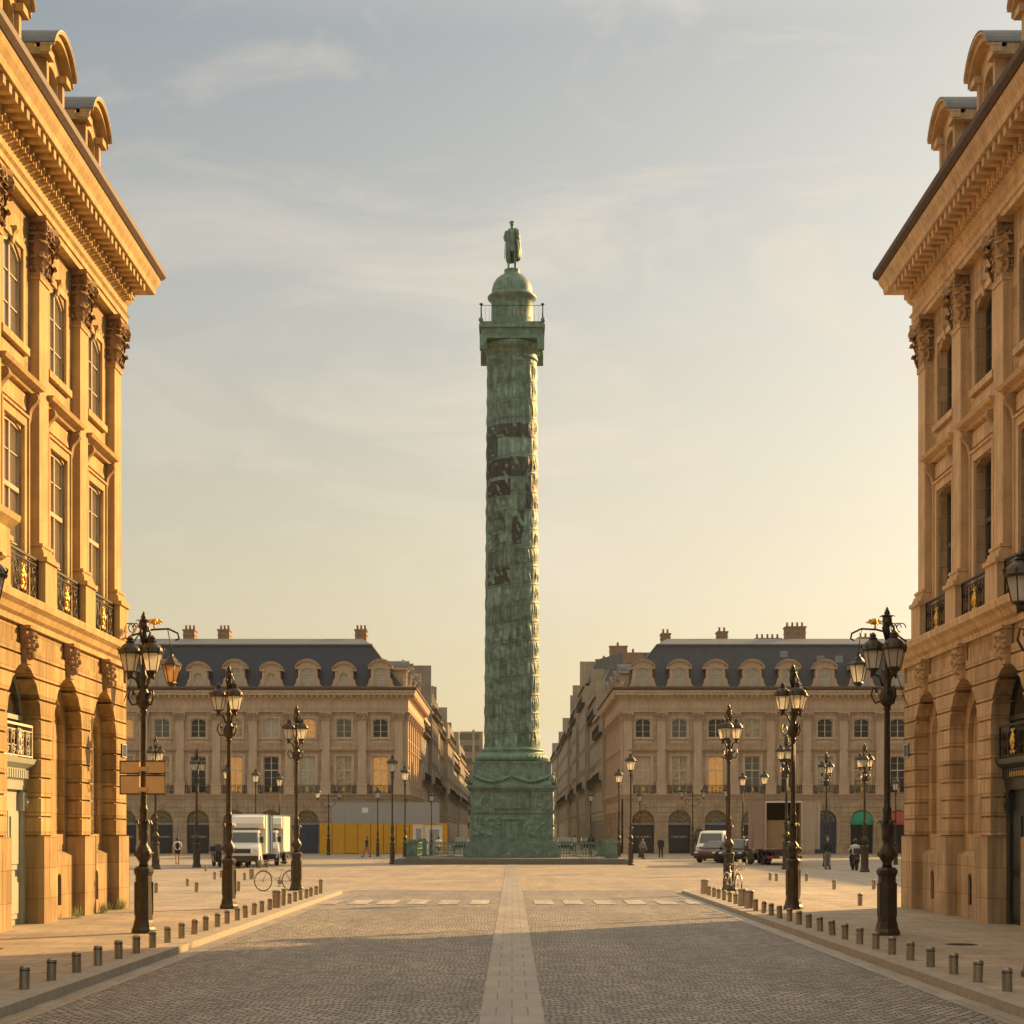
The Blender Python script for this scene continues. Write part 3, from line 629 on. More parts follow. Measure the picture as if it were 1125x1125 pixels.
def facade(root, Tm, D, bays, pils, Lu, kinds, near, glass1, glass2, frame='frame_w', warm=(), keys=True, wy=.24):
    """bays: list of bay centres u; pils: pilaster centres; wall from 0 to Lu. kinds: what fills each arch"""
    I = lambda u=0, y=0, z=0: Tm @ Matrix.Translation((u, y, z))
    st, dr, pl = M[D['stone']], M[D['dress']], M[D['pl']]
    TG = Tm @ Matrix.Translation((0, -D['off'], 0))
    a = D['aw']/2; B = D['bay']/2
    # --- ground floor arcade wall
    g = MB(); edges = sorted(bays)
    lo = [edges[i]-B if i else 0 for i in range(len(edges))]; hi = [edges[i]+B if i < len(edges)-1 else Lu for i in range(len(edges))]
    zc = D['plinth']; yd = .42
    for uc, u0, u1 in zip(edges, lo, hi):
        opening(g, u0, u1, 0, D['band0']+.3, uc, a+.03, 0, D['spring'], a+.03, 0, yd, 0)
        opening(g, u0, u1, 0, D['plinth'], uc, a-.03, 0, 99, 0, -.14, yd, 1)
        g.box(u0, uc-a+.03, -.16, 0, D['plinth'], D['plinth']+.0, 1) if False else None
        g.poly([(u0, -.14, D['plinth']), (uc-a+.03, -.14, D['plinth']), (uc-a+.03, 0, D['plinth']), (u0, 0, D['plinth'])], 1)
        g.poly([(uc+a-.03, -.14, D['plinth']), (u1, -.14, D['plinth']), (u1, 0, D['plinth']), (uc+a-.03, 0, D['plinth'])], 1)
        z = D['plinth']+.03
        top = lambda x: D['spring']+math.sqrt(max(0, a*a-x*x))
        while z < D['band0']-.62:
            z1 = min(z+D['course']-.045, D['band0']-.5)
            opening(g, u0, u1, z, z1, uc, a, 0, D['spring'], a, -.06, yd, 0, n=16)
            for zz in (z, z1):
                ax = a if zz < D['spring'] else (math.sqrt(max(0, a*a-(zz-D['spring'])**2)) if zz < D['spring']+a else 0)
                g.poly([(u0, -.06, zz), (uc-ax, -.06, zz), (uc-ax, .0, zz), (u0, .0, zz)], 0)
                g.poly([(uc+ax, -.06, zz), (u1, -.06, zz), (u1, .0, zz), (uc+ax, .0, zz)], 0)
            z += D['course']
    g.build('arcade_wall', [st, pl], root, TG)
    # --- upper wall
    up = MB(); zmid = (D['lint']+D['w2'][0])/2
    for uc, u0, u1 in zip(edges, lo, hi):
        opening(up, u0, u1, D['band1']-.05, zmid, uc, D['w1w']/2, D['w1'][0], D['w1'][1]-.12, .12, 0, .34)
        opening(up, u0, u1, zmid, D['ent']+.2, uc, D['w2w']/2, D['w2'][0], D['w2'][1]-.28, .28, 0, .34)
    up.build('upper_wall', st, root, Tm)
    # --- parts that repeat per bay
    def mk_surround():
        s = MB(); w = D['w1w']/2; z0, z1 = D['w1']; h = D['lint']
        for q in (-1, 1):
            s.box(min(q*w, q*(w+.2)), max(q*w, q*(w+.2)), -.07, .0, z0, z1-.0)
            s.box(min(q*(w+.2), q*(w+.26)), max(q*(w+.2), q*(w+.26)), -.11, .0, z0, z1+.2)
        s.box(-w-.2, w+.2, -.07, 0, z1+.005, z1+.2); s.box(-w-.26, w+.26, -.11, 0, z1+.203, z1+.26)
        s.sweep([(-w-.42, 0), (-w-.42, -.001), (w+.42, -.001), (w+.42, 0)], [(0, h-.02), (0, h-.24), (.12, h-.22), (.16, h-.15), (.30, h-.10), (.34, h-.02)])
        s.box(-w-.2, w+.2, -.05, 0, z1+.36, h-.3)
        w2 = D['w2w']/2; z2, z3 = D['w2']
        for q in (-1, 1): s.box(min(q*w2, q*(w2+.16)), max(q*w2, q*(w2+.16)), -.05, 0, z2-.0, z3-.0)
        s.box(-w2-.25, w2+.25, -.12, 0, z2-.16, z2-.002)
        s.box(-w2-.16, w2+.16, -.05, 0, z3+.003, z3+.15)
        s.box(-w2-.1, w2+.1, -.035, 0, z2-.55, z2-.24)
        s.merge(console_mesh(.34, .16, .10), Matrix.Translation((0, 0, z3-.10)))
        return s.mesh('window_surround', dr)
    def mk_cons():
        s = MB()
        s.merge(console_mesh(.75, .18, .26), Matrix.Translation((0, 0, D['lint']-.24-.75)))
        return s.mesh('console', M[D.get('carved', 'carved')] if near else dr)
    key = ('n'+D['stone']) if near else 'f'
    ms = proto(('sur', key), mk_surround); mc = proto(('con', key), mk_cons)
    h1 = D['w1'][1]-D['w1'][0]; h2 = D['w2'][1]-D['w2'][0]
    def mk_w(w, h, rise, bars, tr):
        f, p = window_mesh(w, h, rise, bars, tr); return f.mesh('window', M[frame]), p.mesh('pane', M[glass1])
    W1 = proto(('w1', key, frame), lambda: mk_w(D['w1w'], h1, .06 if near else .12, 2 if near else 3, .62)); W2 = proto(('w2', key, frame), lambda: mk_w(D['w2w'], h2, .28, 3, .99))
    def mkrail():
        r_, g_ = railing_meshes(D['w1w']+1.0 if near else D['w1w']+1.0, D['ped']-D['band1']-.08, .012 if near else .02); return r_.mesh('balcony_railing', M['iron']), g_.mesh('gilded_ornament', M['gold'])
    RL = proto(('rail', key), mkrail)
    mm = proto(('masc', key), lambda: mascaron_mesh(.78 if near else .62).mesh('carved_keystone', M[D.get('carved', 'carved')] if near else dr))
    def ob(name, me, par, Mx, ov=None):
        o = bpy.data.objects.new(name, me); COL.objects.link(o); o.parent = par
        if Mx is not None: o.matrix_local = Mx
        if ov is not None:
            o.material_slots[0].link = 'OBJECT'; o.material_slots[0].material = ov
        return o
    for i, uc in enumerate(bays):
        ob('window_surround', ms, root, I(uc)); 
        if near:
            for q in (-1, 1): ob('console', mc, root, I(uc+q*(D['w1w']/2+.33)))
        w_ = ob('window', W1[0], root, I(uc, wy, D['w1'][0]))
        ob('pane', W1[1], w_, None, M['glass_warm'] if (i, 1) in warm else M[glass1 if near else ('dark_pane', 'glass_cream', 'glass', 'glass2', 'dark_pane')[(i*3+len(bays)) % 5]])
        w_ = ob('window', W2[0], root, I(uc, wy, D['w2'][0]))
        ob('pane', W2[1], w_, None, M['glass_warm'] if (i, 2) in warm else M[glass1 if near else ('glass_cream', 'dark_pane', 'glass', 'dark_pane', 'glass2')[(i*4+len(bays)) % 5]])
        rl = ob('balcony_railing', RL[0], root, I(uc, -.20, D['band1']+.01)); 
        ob('gilded_ornament', RL[1], rl, None)
        if keys: ob('carved_keystone', mm, root, I(uc, -.02-D['off'], D['spring']+a-.02))
    # --- pilasters with capitals on pedestals
    def mkpil():
        p = MB(); w = D['pw']/2; z0 = D['ped']; z1 = D['cap'][0]
        p.box(-w-.10, w+.10, -.36, 0, D['band1'], z0-.1); p.box(-w-.15, w+.15, -.41, 0, z0-.1, z0)
        p.box(-w-.13, w+.13, -.33, 0, z0+.002, z0+.09)
        for k, (o, zz) in enumerate(((.11, .13), (.07, .19), (.09, .24))): p.box(-w-o+.02, w+o-.02, -.20-o, 0, z0+.092+k*.072, z0+.092+(k+1)*.07)
        p.box(-w, w, -.20, 0, z0+.312, z1)
        p.box(-w-.03, w+.03, -.23, 0, z1-.07, z1+.002)
        return p.mesh('pilaster', dr)
    mp_ = proto(('pil', key), mkpil)
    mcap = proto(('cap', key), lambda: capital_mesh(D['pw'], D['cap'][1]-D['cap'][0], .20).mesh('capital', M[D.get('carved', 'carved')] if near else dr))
    for uc in pils:
        p = ob('pilaster', mp_, root, I(uc)); c = ob('capital', mcap, p, Matrix.Translation((0, 0, D['cap'][0])))
    # --- what fills the arches
    blind_i = 0
    for uc, kd in zip(bays, kinds):
        f = MB(); top = D['spring']+a
        if kd == 'blind':
            opening(f, uc-a-.05, uc+a+.05, 0, top+.02, uc, a-.30, 2.05, D['spring']-.1, (a-.30), .30, .42)
            arch_fill(f, uc, a-.2, 1.9, D['spring'], (a-.25), .42)
            # low wall in front of the recess with a cellar vent
            opening(f, uc-a, uc+a, 0, 1.55, uc-.1, .17, .42, .98, .17, .12, .26, 1)
            f.poly([(uc-a, .12, 1.55), (uc+a, .12, 1.55), (uc+a, .42, 1.72), (uc-a, .42, 1.72)], 1)
            f.build('blind_arch_panel', [st, pl], root, TG)
            v = MB(); arch_fill(v, uc-.1, .16, .43, .98, .16, .22)
            for k in range(4): v.box(uc-.24+k*.09-.008, uc-.24+k*.09+.008, .17, .19, .43, 1.1)
            v.build('cellar_vent', M['iron'], root, TG)
        elif kd in ('door_teal', 'door_dark'):
            m = M[kd]; w_ = a
            f.box(uc-w_, uc+w_, .36, .46, .06, 3.15)
            for s in (-1, 1):
                for (z0, z1) in ((.25, 1.15), (1.3, 2.55)):
                    x0, x1 = sorted((uc+s*.12, uc+s*(w_-.35)))
                    f.box(x0, x1, .325, .36, z0, z1); f.box(x0+.12, x1-.12, .295, .325, z0+.12, z1-.12)
                x0, x1 = sorted((uc+s*(w_-.27), uc+s*(w_-.02))); f.box(x0, x1, .27, .36, .06, 3.0)
                x0, x1 = sorted((uc+s*(w_-.30), uc+s*(w_))); f.box(x0, x1, .23, .36, 2.55, 2.95)
                f.ball((uc+s*(w_-.15), .22, 2.72), (.09, .06, .12), 8, 6)
            f.box(uc-.04, uc+.04, .32, .36, .06, 2.7)
            f.build('door', m, root, TG)
            t = MB(); t.sweep([(uc-w_, .36), (uc+w_, .36)], [(0, 3.0), (.10, 3.0), (.12, 3.2), (.16, 3.45), (.30, 3.55), (.34, 3.66), (0, 3.66)])
            for k in range(14): t.box(uc-w_+.1+k*(2*w_-.2)/14, uc-w_+.1+(k+.55)*(2*w_-.2)/14, .16, .24, 3.24, 3.42)
            to_ = t.build('door_entablature', m, root, TG)
            if kd == 'door_dark':
                gq = MB()
                for k in range(9): gq.box(uc-.55+k*.125-.025, uc-.55+k*.125+.03, .145, .158, 3.27, 3.38)
                gq.build('gilded_frieze', M['gold'], to_)
            h = top-3.66; wf, wp = window_mesh(2*w_-.06, h, a-.05, 3, .45, .06, 14)
            wo_ = wf.build('window', m, root, I(uc, .38-D['off'], 3.66)); wp.build('pane', M['glass'], wo_)
            rb, rg = railing_meshes(2*w_-.3, .72)
            ro = rb.build('balcony_railing', M['iron'] if kd == 'door_dark' else M['frame_w'], root, I(uc, .10-D['off'], 3.66)); rg.build('gilded_ornament', M['gold'] if kd == 'door_dark' else M['frame_w'], ro)
        else:
            # far shopfronts: fanlight over a transom, dark opening with mullions below
            base = {'shop': 'door_black', 'blue': 'door_blue', 'green_awning': 'door_black', 'red_awning': 'door_black', 'bluearch': 'door_blue'}[kd]
            full = kd == 'bluearch'
            f.box(uc-a, uc+a, .30, .40, 0, D['spring']-.35 if not full else D['spring'])
            if not full:
                f.box(uc-a+.02, uc+a-.02, .22, .30, D['spring']-.35, D['spring']-.15, 1)
                f.box(uc-a+.3, uc+a-.3, .27, .30, 1.55, 1.72, 1) if kd == 'shop' else None
            for k in (-1, 0, 1): f.box(uc+k*a*.62-.04, uc+k*a*.62+.04, .25, .30, .05, D['spring']-.36)
            f.build('shopfront', [M[base], M['zinc']], root, TG)
            fan = MB(); arch_fill(fan, uc, a, D['spring']-.16, D['spring'], a, .33)
            fo = fan.build('fanlight', M['glass'], root, TG)
            gm = MB()
            for k in range(1, 6):
                an = PI*k/6; gm.tube([(uc+.25*math.cos(an), .29, D['spring']-.1+.25*math.sin(an)), (uc+a*.97*math.cos(an), .29, D['spring']+a*.95*math.sin(an))], .022, 4)
            for rr in (.28, .66, .97): gm.tube([(uc+rr*a*math.cos(PI*k/10), .28, D['spring']-.08+rr*a*math.sin(PI*k/10)) for k in range(11)], .03, 4)
            gm.build('fanlight_bars', M['door_blue'] if full else M['gold'], fo)
            if kd.endswith('awning'):
                aw = MB(); n = 12; s0 = D['spring']-.15; Q = a+.04
                pt = lambda i, j: (uc+Q*math.cos(PI*i/n), -.05-Q*.8*math.sin(PI*i/n)*math.cos(PI/2*j/6), s0+Q*math.sin(PI*i/n)*math.sin(PI/2*j/6))
                for j in range(6):
                    for i in range(n): aw.poly([pt(i, j), pt(i+1, j), pt(i+1, j+1), pt(i, j+1)], 0, True)
                for i in range(n):
                    p0, p1 = pt(i, 0), pt(i+1, 0); aw.poly([p0, p1, (p1[0], p1[1], s0-.2), (p0[0], p0[1], s0-.2)])
                aw.build('awning', M['awn_green' if kd[0] == 'g' else 'awn_red'], root, TG)

def trims(root, path, D, near, lo=0):
    """string course, entablature and cornice swept round the corner (local frame)"""
    dr = M[D['dress']]
    s = MB(); b0, b1 = D['band0'], D['band1']
    of = D['off']
    s.sweep(path, [(-.05, b0-.10), (.09+of, b0-.10), (.10+of, b0+.02), (.18+of, b0+.08), (.24+of, b0+.20), (.34+of, b0+.28), (.36+of, b1-.03), (.33+of, b1), (-.05, b1)])
    s.build('string_course', dr, root)
    c = MB(); e0, c0, t = D['ent'], D['corn'], D['top']
    c.sweep(path, [(-.05, e0), (.22, e0), (.22, e0+.14), (.26, e0+.15), (.26, e0+.28), (.32, e0+.34), (.24, e0+.36), (.24, c0-.12), (.30, c0-.06), (.36, c0+.02), (.36, c0+.06), (.42, c0+.10), (.42, c0+.36), (.86, c0+.37), (.88, c0+.52), (.96, c0+.66), (1.0, t-.02), (.95, t), (-.05, t)])
    co = c.build('cornice', dr, root)
    # modillions and dentils
    d = MB()
    step = .40 if near else .55
    for i in range(len(path)-1):
        p0, p1 = Vector(path[i]), Vector(path[i+1]); L = (p1-p0).length; dv = (p1-p0)/L; nv = Vector((dv.y, -dv.x))
        ang = math.atan2(dv.y, dv.x); n = int(L/step)
        for k in range(n):
            q = p0+dv*(k+.5)*L/n; T = Matrix.Translation((q.x, q.y, 0)) @ Matrix.Rotation(ang, 4, 'Z')
            bb = MB(); bb.box(-.09, .09, -.80, -.40, c0+.17, c0+.362); bb.box(-.07, .07, -.47, -.36, c0+.08, c0+.17)
            if near:
                for s_ in (-.06, .13): bb.box(s_-.045, s_+.045, -.425, -.34, c0-.05, c0+.07)
            d.merge(bb, T)
    d.build('modillions', dr, co)
    gt = MB(); gt.sweep(path, [(.2, t+.003), (1.02, t+.003), (1.11, t+.10), (1.11, t+.24), (1.0, t+.30), (.2, t+.42)])
    gt.build('gutter', M['tile'], root)

def mansard(root, x0, x1, y0, y1, z0, hl, il, zr, mat_, inl, inr, top='zinc'):
    """lower steep slope height hl with inset il at front; inl/inr insets at the two ends"""
    b = MB()
    A = [(x0, y0), (x1, y0), (x1, y1), (x0, y1)]
    Bp = [(x0+inl, y0+il), (x1-inr, y0+il), (x1-inr, y1-il), (x0+inl, y1-il)]
    for i in range(4):
        j = (i+1) % 4; b.poly([(*A[i], z0), (*A[j], z0), (*Bp[j], z0+hl), (*Bp[i], z0+hl)], 0)
    b.poly([(*p, z0) for p in reversed(A)], 0)
    b.box(x0+inl-.12, x1-inr+.12, y0+il-.12, y1-il+.12, z0+hl, z0+hl+.16, 1)
    cx = [(x0+inl+1.2, y0+il+3), (x1-inr-1.2, y0+il+3), (x1-inr-1.2, y1-il-3), (x0+inl+1.2, y1-il-3)]
    C0 = [(x0+inl, y0+il), (x1-inr, y0+il), (x1-inr, y1-il), (x0+inl, y1-il)]
    for i in range(4):
        j = (i+1) % 4; b.poly([(*C0[i], z0+hl+.16), (*C0[j], z0+hl+.16), (*cx[j], zr), (*cx[i], zr)], 1)
    b.poly([(*p, zr) for p in cx], 1)
    return b.build('roof', [M[mat_], M[top]], root)

# ------------------------------------------------------------------ the two houses at the mouth of the street
CY = 45.6
def near_house(side):
    if side < 0:
        X = -10.45; root = empty('mansion', (X, CY, 0), R(90), 'sunlit golden stone mansion on the left corner, with a pale green arched door', 'building')
    else:
        X = 10.85; root = empty('mansion', (X, CY, 0), R(-90), 'shaded stone mansion on the right corner, with a dark arched door', 'building')
    n = 9; D = dict(NEAR, off=.22) if side < 0 else dict(NEAR, off=.45, stone='stone_r', dress='dress_r', pl='plinth_r', carved='carved_r')
    sg = -1 if side < 0 else 1      # local u of the corner is 0; the house runs to sg*n*bay
    Lu = n*D['bay']+.75
    bays = [2.4+D['bay']*k for k in range(n)]
    pils = [.62+D['bay']*k for k in range(n)]
    if side < 0: Tm = Matrix.Translation((-Lu, 0, 0)); bays = sorted(Lu-b for b in bays); pils = sorted(Lu-p for p in pils)
    else: Tm = Matrix.Identity(4)
    kinds = ['blind']*n
    order = range(n) if side > 0 else range(n-1, -1, -1)
    order = list(order); kinds[order[2]] = 'door_teal' if side < 0 else 'door_dark'
    facade(root, Tm, D, bays, pils, Lu, kinds, True, 'glass_sky' if side < 0 else 'glass', 'glass', 'frame_l' if side < 0 else 'frame_d', wy=.09 if side < 0 else .26)
    x0, x1 = (-Lu, 0) if side < 0 else (0, Lu)
    dep = 15
    m = MB(); m.box(x0+.02, x1-.02, .46, dep, 0, D['ent']+.5)
    # return wall towards the square, closing the corner
    q = (x1-.03, x1) if side < 0 else (x0, x0+.03)
    m.box(*q, 0, .459, 0, D['ent']+.3); m.box(*q, -D['off']-.06, 0.0, 2.03, D['band1']-.1); m.box(*q, -D['off']-.14, 0.0, 0, 2.0)
    for k in range(14 if False else 13):   # rusticated quoins of the return wall
        z = 2.03+k*.42
        if z > 6.1: break
        e = (x1+.001, x1+.05) if side < 0 else (x0-.05, x0-.001)
        m.box(*e, -D['off']-.055, dep, z, z+.37)
    m.build('return_wall', M[D['stone']], root)
    path = [(x0, 0), (x1, 0), (x1, dep)] if side < 0 else [(x0, dep), (x0, 0), (x1, 0)]
    trims(root, path, D, True)
    mansard(root, x0+.1, x1-.1, .1, dep-.1, D['top']+.18, 4.4, 1.9, 22.4, 'slate', 1.9 if side > 0 else 0, 1.9 if side < 0 else 0)
    dm, dw, dfm = dormer_mesh(1.9, 3.15, 2.4)
    dme = (dm.mesh('dormer', [M[D['dress']], M['lead']]), dw.mesh('pane', M['glass']), dfm.mesh('window_bars', M['frame_w']))
    for u in bays:
        uu = u-Lu if side < 0 else u
        o = bpy.data.objects.new('dormer', dme[0]); COL.objects.link(o); o.parent = root; o.location = (uu, .10, D['top']+.12)
        for k_ in (1, 2):
            c = bpy.data.objects.new(dme[k_].name.split('.')[0], dme[k_]); COL.objects.link(c); c.parent = o
    for k in (3.0, 14.0, 25.0):
        chimney(root, (-k if side < 0 else k), 7.5, 21.5, 1.4, 2.8, 3.0, 3)
    # stone ledge on brackets further along the front
    lb = MB(); c = bays[order[3]]-(Lu if side < 0 else 0)
    if side < 0:
        lb.sweep([(c-1.8, 0), (c-1.8, -.55), (c+1.35, -.55), (c+1.35, 0)], [(0, 7.5), (.05, 7.5), (.05, 8.05), (.12, 8.12), (.20, 8.2), (.22, 8.32), (0, 8.32)])
        lb.box(c-1.79, c+1.34, -.549, -.1, 7.503, 8.31)
        for s_ in (-1, 1): lb.merge(console_mesh(.6, .3, .5), Matrix.Translation((c+s_*1.1-.1, -.1, 6.96)))
        lb.build('stone_balcony', M['stone_plain'], root)
    # small enamel street plaque on the corner
    pq = MB(); u = -.35 if side < 0 else .35; pq.box(u-.26, u+.26, -.315, -.285, 4.05, 4.40)
    po = pq.build('street_plaque', M['plaque'], root)
    po.location.y = -D['off']+.22
    pl_ = MB()
    for z0, z1 in ((4.055, 4.07), (4.38, 4.395)): pl_.box(u-.25, u+.25, -.318, -.3151, z0, z1)
    for q in (-1, 1): pl_.box(min(u+q*.25, u+q*.235), max(u+q*.25, u+q*.235), -.318, -.3151, 4.0701, 4.3799)
    pl_.build('plaque_border', M['white'], po)
    # weeds growing in the angle of wall and pavement
    if side < 0:
        for yy, n_ in ((-3.2, 60), (-1.35, 90), (-5.9, 40)):
            wb = MB()
            for _ in range(n_):
                x = yy+rnd.gauss(0, .22); y = -D['off']-.18-abs(rnd.gauss(0, .05)); h = rnd.uniform(.05, .34); dx, dy = rnd.uniform(-.1, .1), rnd.uniform(-.12, .04)
                wb.poly([(x-.012, y, .12), (x+.012, y, .12), (x+dx*.6+.02, y+dy*.6, .12+h*.6), (x+dx, y+dy, .12+h), (x+dx*.6-.02, y+dy*.6, .12+h*.6)])
            o = wb.build('weeds', M['weed']); o.parent = None; o.matrix_world = Matrix.Translation((X, CY, 0)) @ Matrix.Rotation(R(90), 4, 'Z')
            tag(o, {-3.2: 'green weeds at the foot of the second pier of the sunlit left mansion', -1.35: 'bushiest tuft of weeds at the corner pier of the sunlit left mansion', -5.9: 'sparse low weeds beside the pale green door of the left mansion'}[yy], 'weeds', 'weeds at the foot of the left wall')
    return root
near_house(-1); near_house(1)

# gilt wall brackets with a hanging lantern on both corners
def wall_lantern(side):
    X = -10.3 if side < 0 else 10.45; Y = 45.3; s = -side
    root = empty('wall_lantern', (X, Y, 0), 0, 'amber lantern hung from a gilded iron bracket on the %s mansion corner' % ('left' if side < 0 else 'right'), 'lantern', 'bracket lanterns on the two corners')
    b = MB()
    b.tube([(0, 0, 7.0), (s*.35, 0, 7.25), (s*.9, 0, 7.4), (s*1.3, 0, 7.42), (s*1.55, 0, 7.3), (s*1.58, 0, 7.16), (s*1.48, 0, 7.12)], .028, 6)
    b.tube([(0, 0, 6.6), (s*.3, 0, 6.95), (s*.55, 0, 7.3)], .02, 5)
    b.tube([(s*1.28, 0, 7.42), (s*1.36, 0, 7.0), (s*1.38, 0, 6.72)], .013, 5)
    b.tube([(s*.5, 0, 6.62), (0, 0, 5.1)], .012, 5); b.tube([(s*.5, 0, 6.62), (s*.6, 0, 7.3)], .012, 5)
    b.box(-.05 if s > 0 else -.02, .02 if s > 0 else .05, -.14, .14, 6.4, 7.1)
    for k in range(3):
        p = [(s*(.25+.1*k)+.12*(1-.2*k)*math.cos(t*.5), 0, 7.45+.12*math.sin(t*.5)) for t in range(10)]
        b.tube(p, .015, 5)
    b.build('bracket', M['iron'], root)
    g = MB()
    for k in range(9):
        an = 2*PI*k/9; g.tube([(s*.95, 0, 7.55), (s*.95+.14*math.cos(an), .08*math.sin(an), 7.62+.05*math.sin(an*2)), (s*.95+.24*math.cos(an), .2*math.sin(an), 7.58+.09*math.sin(an))], [.035, .03, .01], 5)
    g.ball((s*.95, 0, 7.62), .08, 8, 6); g.tube([(s*.95, 0, 7.4), (s*.92, 0, 7.56)], .03, 6)
    g.tube([(s*.3, 0, 7.2), (s*.5, 0, 7.52), (s*.75, 0, 7.45)], .03, 6)
    g.build('gilded_ornament', M['gold'], root)
    c = (s*1.38, 0)
    gl = MB(); gl.lathe([(.12, 6.02), (.235, 6.46)], 6, c, sm=False); gl.build('lantern_glass', M['amber'] if side < 0 else M['milk'], root)
    fr = MB(); fr.lathe([(.05, 5.9), (.10, 5.95), (.14, 6.0), (.13, 6.025)], 6, c, sm=False); fr.lathe([(.27, 6.46), (.27, 6.50), (.17, 6.58), (.11, 6.66), (.06, 6.70), (.05, 6.75)], 6, c, sm=False)
    for k in range(6):
        an = 2*PI*k/6; fr.tube([(c[0]+.125*math.cos(an), .125*math.sin(an), 6.02), (c[0]+.245*math.cos(an), .245*math.sin(an), 6.47)], .014, 4)
    fr.build('lantern_frame', M['bronze'], root)
wall_lantern(-1); wall_lantern(1)

# ------------------------------------------------------------------ the two houses across the square
YF = 169.0
def far_house(side):
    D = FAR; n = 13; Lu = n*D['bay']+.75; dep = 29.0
    if side < 0:
        root = empty('mansion', (-10.36, YF, 0), 0, 'wide stone mansion with blue slate mansard across the square, left of the column', 'building')
        x0, x1 = -Lu, 0; bays = sorted(-2.5-D['bay']*k for k in range(n)); pils = sorted(-.72-D['bay']*k for k in range(n))
        Tm = Matrix.Translation((-Lu, 0, 0)); order = list(range(n-1, -1, -1))
        Ts = Matrix.Rotation(R(90), 4, 'Z')
        path = [(x0, 0), (0, 0), (0, dep)]
        knd = {0: 'shop', 1: 'shop', 2: 'blue', 3: 'shop', 4: 'shop', 5: 'shop', 6: 'shop'}
        warm = {(order[0], 1), (order[4], 1), (order[7], 2), (order[2], 2)}
    else:
        root = empty('mansion', (10.85, YF, 0), 0, 'wide stone mansion with grey weathered mansard across the square, right of the column', 'building')
        x0, x1 = 0, Lu; bays = [1.95+D['bay']*k for k in range(n)]; pils = [.17+.3+D['bay']*k-.3 for k in range(n)]
        pils[0] = .45
        Tm = Matrix.Identity(4); order = list(range(n))
        Ts = Matrix.Translation((0, dep, 0)) @ Matrix.Rotation(R(-90), 4, 'Z')
        path = [(0, dep), (0, 0), (Lu, 0)]
        knd = {0: 'shop', 1: 'shop', 2: 'blue', 3: 'shop', 4: 'shop', 5: 'bluearch', 6: 'green_awning', 7: 'red_awning'}
        warm = {(2, 1)}
    kinds = ['shop']*n
    for i, k in enumerate(order): kinds[k] = knd.get(i, 'shop')
    ub = [b+Lu for b in bays] if side < 0 else bays; up_ = [p+Lu for p in pils] if side < 0 else pils
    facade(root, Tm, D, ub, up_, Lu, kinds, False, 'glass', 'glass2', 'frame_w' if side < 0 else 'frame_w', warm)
    ns = 8
    sb = [2.3+D['bay']*k for k in range(ns)]; sp = [.5+D['bay']*k for k in range(ns)]
    if side > 0: sb = sorted(dep-b for b in sb); sp = sorted(dep-p for p in sp)
    facade(root, Ts, D, sb, sp, dep, ['shop']*ns, False, 'glass', 'glass2', 'frame_w', keys=False)
    m = MB(); m.box(x0+.4, x1-.46 if side < 0 else x1-.02, .46, dep-.02, 0, D['ent']+.5) if side < 0 else m.box(.46, x1-.02, .46, dep-.02, 0, D['ent']+.5)
    m.build('inner_wall', M[D['stone']], root)
    trims(root, path, D, False)
    mansard(root, x0+.2, x1-.2, .2, dep-.2, D['top']+.18, 4.5, 2.4, 21.6, 'slate' if side < 0 else 'slate_old', 3.4 if side > 0 else 0, 3.4 if side < 0 else 0, 'lead')
    dm, dw, dfm = dormer_mesh(2.3, 2.85, 2.2); dr_, dwr, dfr = dormer_mesh(2.2, 2.6, 2.2, True)
    dme = [tuple(x.mesh(nm, mt) for x, nm, mt in zip(t, ('dormer', 'pane', 'window_bars'), ([M['stone3'], M['lead']], M['glass2'], M['frame_w']))) for t in ((dm, dw, dfm), (dr_, dwr, dfr))]
    for j, (i, u) in enumerate([(order.index(k), bays[k]) for k in range(n)]):
        kk = dme[i % 2 if side < 0 else 0]
        o = bpy.data.objects.new('dormer', kk[0]); COL.objects.link(o); o.parent = root; o.location = (u, .12, D['top']+.14)
        for q in (1, 2):
            c = bpy.data.objects.new(kk[q].name.split('.')[0], kk[q]); COL.objects.link(c); c.parent = o
            if q == 1 and i in (4,) and side > 0: c.material_slots[0].link = 'OBJECT'; c.material_slots[0].material = M['glass_warm'] if False else M['glass2']
    for k in range(4):
        T2 = Ts @ Matrix.Translation((sb[k*2], .12, D['top']+.14))
        o = bpy.data.objects.new('dormer', dme[0][0]); COL.objects.link(o); o.parent = root; o.matrix_local = T2
        for q in (1, 2): c = bpy.data.objects.new(dme[0][q].name.split('.')[0], dme[0][q]); COL.objects.link(c); c.parent = o
    if side < 0:
        for px in (397, 247, 209, 120): chimney(root, at(px, YF+8)+10.36, 8, 20.9, 1.15, 1.6, 1.7, 3)
    else:
        for px, w_, h_ in ((731, .9, 1.2), (793, 1.0, 1.4), (843, 2.6, .7), (873, 2.0, 1.9), (951, 1.6, .8)): chimney(root, at(px, YF+8)-10.85, 8, 21.0, w_, 1.6, h_, max(2, int(w_*2)))
        sk = MB()
        for px, z in ((861, 19.6), (901, 19.1), (921, 19.1)):
            u = at(px, YF+2)-10.85; yy = .2+2.4*(z-16.1)/4.5
            sk.box(u-.4, u+.4, yy-.12, yy+.3, z-.4, z+.4)
        sk.build('skylights', M['zinc'], root)
    return root
far_house(-1); far_house(1)

